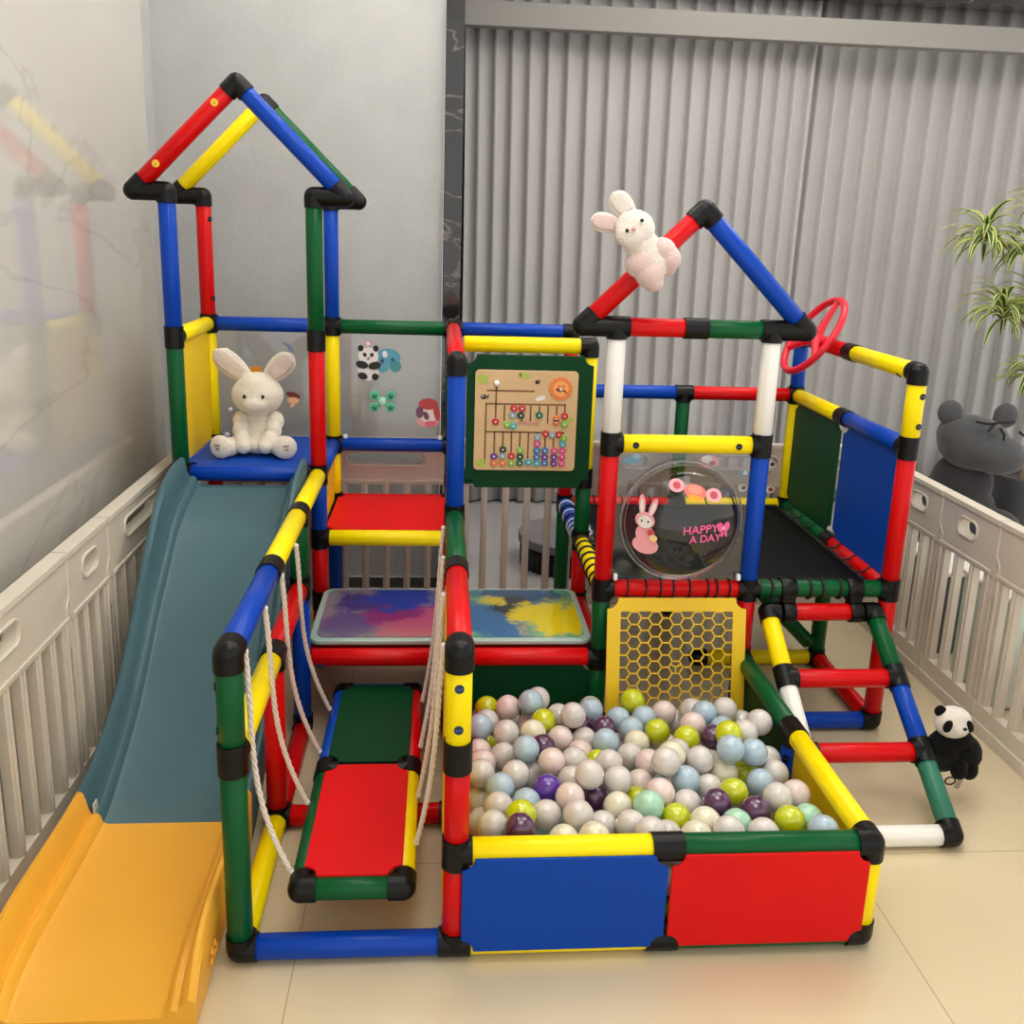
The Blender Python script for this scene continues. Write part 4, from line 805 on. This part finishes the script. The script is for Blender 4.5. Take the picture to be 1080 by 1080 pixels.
for k, (tp, ln) in enumerate(tufts):
    tp = Vector(tp); bm = bmesh.new(); add_path(bm, [(3.16 + (k - 2.5) * .014, 2.55, .24), (3.16 + (k - 2.5) * .012, 2.56, .24 + (tp.z - .24) * .5), (tp.x * .35 + 3.16 * .65, 2.55, tp.z - .10), tuple(tp - Vector((0, 0, .02)))], [.011, .010, .008, .006], 8); obj('cane', bm, mat('cane_bark', srgb(140, 122, 98), .8, bump=.3), pl)
    bm = bmesh.new()
    for i in range(44):
        az = i * 2.4 + random.uniform(-.2, .2); el = math.radians(random.uniform(15, 80) if i % 3 else random.uniform(-15, 30)); L = ln * random.uniform(.65, 1.05); w = random.uniform(.009, .014)
        h = Vector((math.cos(az), math.sin(az), 0)); sd = Vector((-math.sin(az), math.cos(az), 0)); b0 = tp + Vector((0, 0, random.uniform(-.05, .03))); P = []; N = 7
        for j in range(N + 1):
            t = j / N; e = el - t * t * math.radians(95); P.append(None)
        p = b0.copy(); cr = [p.copy()]
        for j in range(N):
            e = el - ((j + 1) / N) ** 1.4 * math.radians(85); p = p + (h * math.cos(e) + Vector((0, 0, math.sin(e)))) * L / N; cr.append(p.copy())
        rows = []
        for j, q in enumerate(cr):
            t = j / N; ww = w * (math.sin(math.pi * min(.97, t * .75 + .2)) ** .8) * (1 if t < .8 else (1 - t) * 5 * .96 + .04); up = Vector((0, 0, ww * .35))
            rows.append([bm.verts.new(q - sd * ww + up), bm.verts.new(q - sd * ww * .5), bm.verts.new(q + sd * ww * .5), bm.verts.new(q + sd * ww + up)])
        for a, b in zip(rows, rows[1:]):
            for s_ in range(3):
                f = bm.faces.new((a[s_], a[s_ + 1], b[s_ + 1], b[s_])); f.material_index = 0 if s_ == 1 else 1
    o = obj('leaf_tuft', bm, [LG, LY], pl, angle=math.pi); so = o.modifiers.new('leaf', 'SOLIDIFY'); so.thickness = .0008

# round fluted ottoman behind the rear fence
ot = empty('ottoman', (.9, 2.14, FZ), 'low round grey-topped ottoman with black fluted side, beyond the rear fence', 'ottoman')
bm = bmesh.new(); rings = [add_ring(bm, Vector((.9, 2.14, z)), Vector(X_), Vector(Y_), r, 64) for z, r in ((.072, .202), (.076, .208), (.106, .208), (.110, .204))]; skin(bm, rings); obj('top', bm, mat('grey_ottoman_top', srgb(120, 118, 120), .4), ot)
bm = bmesh.new(); ring = []
for zz in (FZ, .073): ring.append([bm.verts.new((.9 + math.cos(t) * (.192 + .007 * math.cos(48 * t)), 2.14 + math.sin(t) * (.192 + .007 * math.cos(48 * t)), zz)) for t in [2 * math.pi * k / 448 for k in range(448)]])
skin(bm, ring); obj('fluted_base', bm, mat('dark_fluted_wood', srgb(40, 36, 36), .4), ot, angle=math.pi)
# toy boxes glimpsed between the slats of the right fence
for i, (x, y, w, d, h, c, lb) in enumerate(((2.12, .62, .2, .24, .22, (226, 150, 172), 'pink toy box behind the slats of the right fence'), (2.14, 1.02, .22, .26, .34, (206, 224, 210), 'pale green toy box behind the slats of the right fence'), (2.10, .30, .18, .2, .14, (232, 206, 96), 'low yellow toy box behind the slats of the right fence'), (2.15, 1.42, .2, .3, .28, (90, 92, 98), 'dark grey toy box behind the slats of the right fence'))):
    t = empty('toy_box', (x, y, FZ), lb, 'toy box')
    bm = bmesh.new(); add_box(bm, (x, y, FZ + h / 2), (w, d, h)); bevel(obj('box_body', bm, mat('toy_box_%d_plastic' % i, srgb(*c), .4), t, angle=.5), .012, 3)
    bm = bmesh.new(); add_box(bm, (x, y, FZ + h + .008), (w + .012, d + .012, .018)); bevel(obj('lid', bm, mat('toy_box_lid', srgb(230, 228, 222), .4), t, angle=.5), .006, 3)

# ---------------------------------------------------------------- ceiling lamps (above the frame of the photo)
LAMP = mat('lamp_glow', (1, .95, .88, 1), .5, emit=40)
for cx, cy, lb in ((.9, -.5, 'hexagonal line lamp on the ceiling over the front of the play area'), (.2, 1.3, 'hexagonal line lamp on the ceiling over the slide tower'), (2.2, 1.4, 'hexagonal line lamp on the ceiling over the right fence')):
    t = empty('ceiling_lamp', (cx, cy, 2.86), lb, 'ceiling lamp', 'hexagonal ceiling lamps')
    P = [(cx + .42 * math.cos(math.radians(60 * k + 20)), cy + .42 * math.sin(math.radians(60 * k + 20)), 2.76) for k in range(6)]
    bm = bmesh.new()
    for k in range(5):
        a, b = Vector(P[k]), Vector(P[k + 1]); d = b - a; add_box(bm, (a + b) / 2, (d.length - .02, .018, .014), rot=Euler((0, 0, math.atan2(d.y, d.x))))
    obj('light_tube', bm, LAMP, t, smooth=False)
    bm = bmesh.new()
    for k in range(6): add_cyl(bm, P[k], (P[k][0], P[k][1], 2.86), .004, 8)
    obj('hanger', bm, STEEL, t)
bm = bmesh.new(); add_box(bm, (1.7, 1.0, 2.87), (4.8, 6.2, .02)); tag(obj('ceiling', bm, mat('white_ceiling_paint', srgb(228, 226, 222), .8), smooth=False), kind='structure')

# ---------------------------------------------------------------- plastic balls in the pit
B="y491,665,121 p543,632,141 b598,609,168 w623,665,146 w673,625,120 w696,536,172 b758,635,130 y626,555,145 b466,523,151 w486,589,126 w529,495,150 w598,618,101 c594,499,147 p662,503,127 v722,583,116 v779,553,124 w724,517,115 b765,457,146 p462,467,116 y479,536,89 w519,436,124 b566,387,171 v611,431,148 p622,349,162 p468,397,130 w576,385,107 w462,333,146 b500,266,154 w538,318,151 V604,267,148 b554,226,142 w462,331,81 w493,201,151 y535,145,170 v527,82,183 w590,172,150 p644,207,167 w651,138,173 v703,251,135 w476,118,165 w462,267,69 w661,299,147 w705,149,138 c616,87,152 c672,62,175 w678,378,146 p705,454,118 w689,242,198 y736,398,126 y871,657,143 b826,613,116 b846,547,125 b889,596,128 p948,627,125 y906,522,133 p986,496,166 w1021,628,131 b1028,545,169 w1088,569,165 y955,435,164 v1020,439,164 c846,482,126 b1060,490,157 y1037,383,207 b1022,320,207 y1069,421,107 b910,269,163 p839,215,169 g802,161,176 y799,252,123 c746,198,149 p818,314,127 w756,259,172 w898,208,145 v952,178,166 y861,155,148 c910,117,166 y1007,234,154 w967,281,134 g975,114,162 w757,117,161 w750,335,165 w818,423,128 p849,368,144 w863,273,207 c891,329,188 w958,332,173 w784,62,184 w918,382,162 w1004,388,127 w1138,578,123 w1138,461,191 w1088,418,189 y1101,525,119 w1114,462,131 b1084,339,186 w1138,387,137 y1076,357,118 b1083,278,147 v1027,153,163 p1138,215,160 w1084,182,176 p1097,227,110 y1085,113,168 g1138,145,149 b1138,70,175 w1012,63,176 w941,62,183 w1131,322,142 c1015,326,142 w827,97,150 c876,62,174 w809,171,112 y462,62,7 w527,62,7 w592,62,7 w657,62,7 w722,62,7 y787,62,7 y851,62,7 c916,62,7 w981,62,7 w1046,62,7 w1138,62,7 p493,120,7 b558,119,7 p623,120,7 w687,120,7 w752,120,7 b817,120,7 b881,120,7 w946,121,7 w1010,121,7 p1075,121,7 w462,177,7 y527,176,7 c593,177,7 p660,181,7 p727,180,7 b793,182,7 c858,186,7 w923,185,7 b988,182,7 b1053,182,7 g1138,199,7 b462,288,7 w561,234,7 w626,237,7 b694,237,7 b760,241,7 b825,243,7 y890,242,7 w957,240,7 g1022,239,7 w462,353,7 g526,314,7 g591,292,7 b624,347,7 w462,472,7 b532,459,7 w1073,394,7 b569,513,7 w462,572,7 w462,637,7 b462,702,7 w493,81,60 b558,81,60 g623,82,60 w688,82,60 b753,81,60 w818,82,60 w883,82,60 b948,82,60 w1013,82,60 b1092,74,51 w525,138,60 c590,139,60 g655,141,59 g720,139,60 p785,142,59 w850,146,58 w915,146,58 y980,143,60 c1045,141,61 w1138,134,7 y496,233,7 g559,196,60 g625,199,59 b694,199,60 g759,202,59 b825,206,60 c891,206,60 g957,204,60 b1022,202,60 b1095,192,56 w527,267,52 b591,254,61 g660,254,59 w859,263,60 w992,260,60 w1138,241,56 b510,362,50 b626,309,61 p756,315,60 w894,317,61 w960,316,61 p1026,315,60 p1102,305,58 w527,423,61 y600,399,48 g785,373,60 w915,383,63 w980,380,63 c1110,382,61 g500,482,59 y632,464,59 w750,428,60 b815,432,63 b879,441,63 w942,458,58 w1005,444,60 b600,531,61 y664,523,61 w759,531,61 w902,509,62 c979,515,56 w462,603,63 p524,616,81 b574,618,40 w648,594,61 p815,562,70 c945,570,63 b1036,565,54 w553,673,69 w693,649,63 c768,695,102 w869,654,78 w988,655,83 w1097,658,99 b487,738,55 w552,738,61 g619,738,63 w930,649,54 w1047,650,57"
BR = .0319
BM = {'w': ('pearl white', srgb(212, 206, 200)), 'p': ('pale pink', srgb(226, 206, 200)), 'b': ('light blue', srgb(172, 194, 208)), 'y': ('lime green', srgb(196, 204, 16)), 'v': ('dark purple', srgb(78, 34, 76)), 'V': ('bright violet', srgb(88, 40, 160)), 'g': ('mint green', srgb(168, 214, 184)), 'c': ('cream', srgb(228, 222, 196))}
protos = {}
for tok in B.split():
    c = tok[0]; x, y, z = (int(v) / 1000 for v in tok[1:].split(','))
    nm, colr = BM[c]
    if c not in protos:
        bm = bmesh.new(); add_ball(bm, (0, 0, 0), BR - .0002, 28)
        # a faint moulding seam round the middle
        add_path(bm, [((BR - .0004) * math.cos(a), (BR - .0004) * math.sin(a), 0) for a in [2 * math.pi * k / 40 for k in range(40)]], .0006, 5, closed=True)
        m = mat(nm.replace(' ', '_') + '_ball_plastic', colr, .2, coat=1, vary=.06, vscale=25, sss=.25 if c in 'wpbgc' else 0)
        o = obj('plastic_ball', bm, m, angle=math.pi); protos[c] = o
    else:
        o = protos[c].copy(); col.objects.link(o)
    o.location = (x, y, z); o.rotation_euler = (random.uniform(0, 6), random.uniform(0, 6), 0)
    zx = 'left' if x < .65 else ('middle' if x < .95 else 'right'); zy = 'front' if y < .27 else ('centre' if y < .52 else 'back')
    where = {'left': {'front': 'at the front left of the pit', 'centre': 'at the left side of the pit', 'back': 'at the back left of the pit under the red shelf'}, 'middle': {'front': 'at the front of the pit behind the black joint', 'centre': 'in the middle of the pit', 'back': 'at the back of the pit before the honeycomb panel'}, 'right': {'front': 'at the front right of the pit', 'centre': 'at the right side of the pit', 'back': 'at the back right of the pit beside the ladder'}}[zx][zy]
    tag(o, nm + ' plastic ball ' + where, 'ball', 'plastic balls in the ball pit')
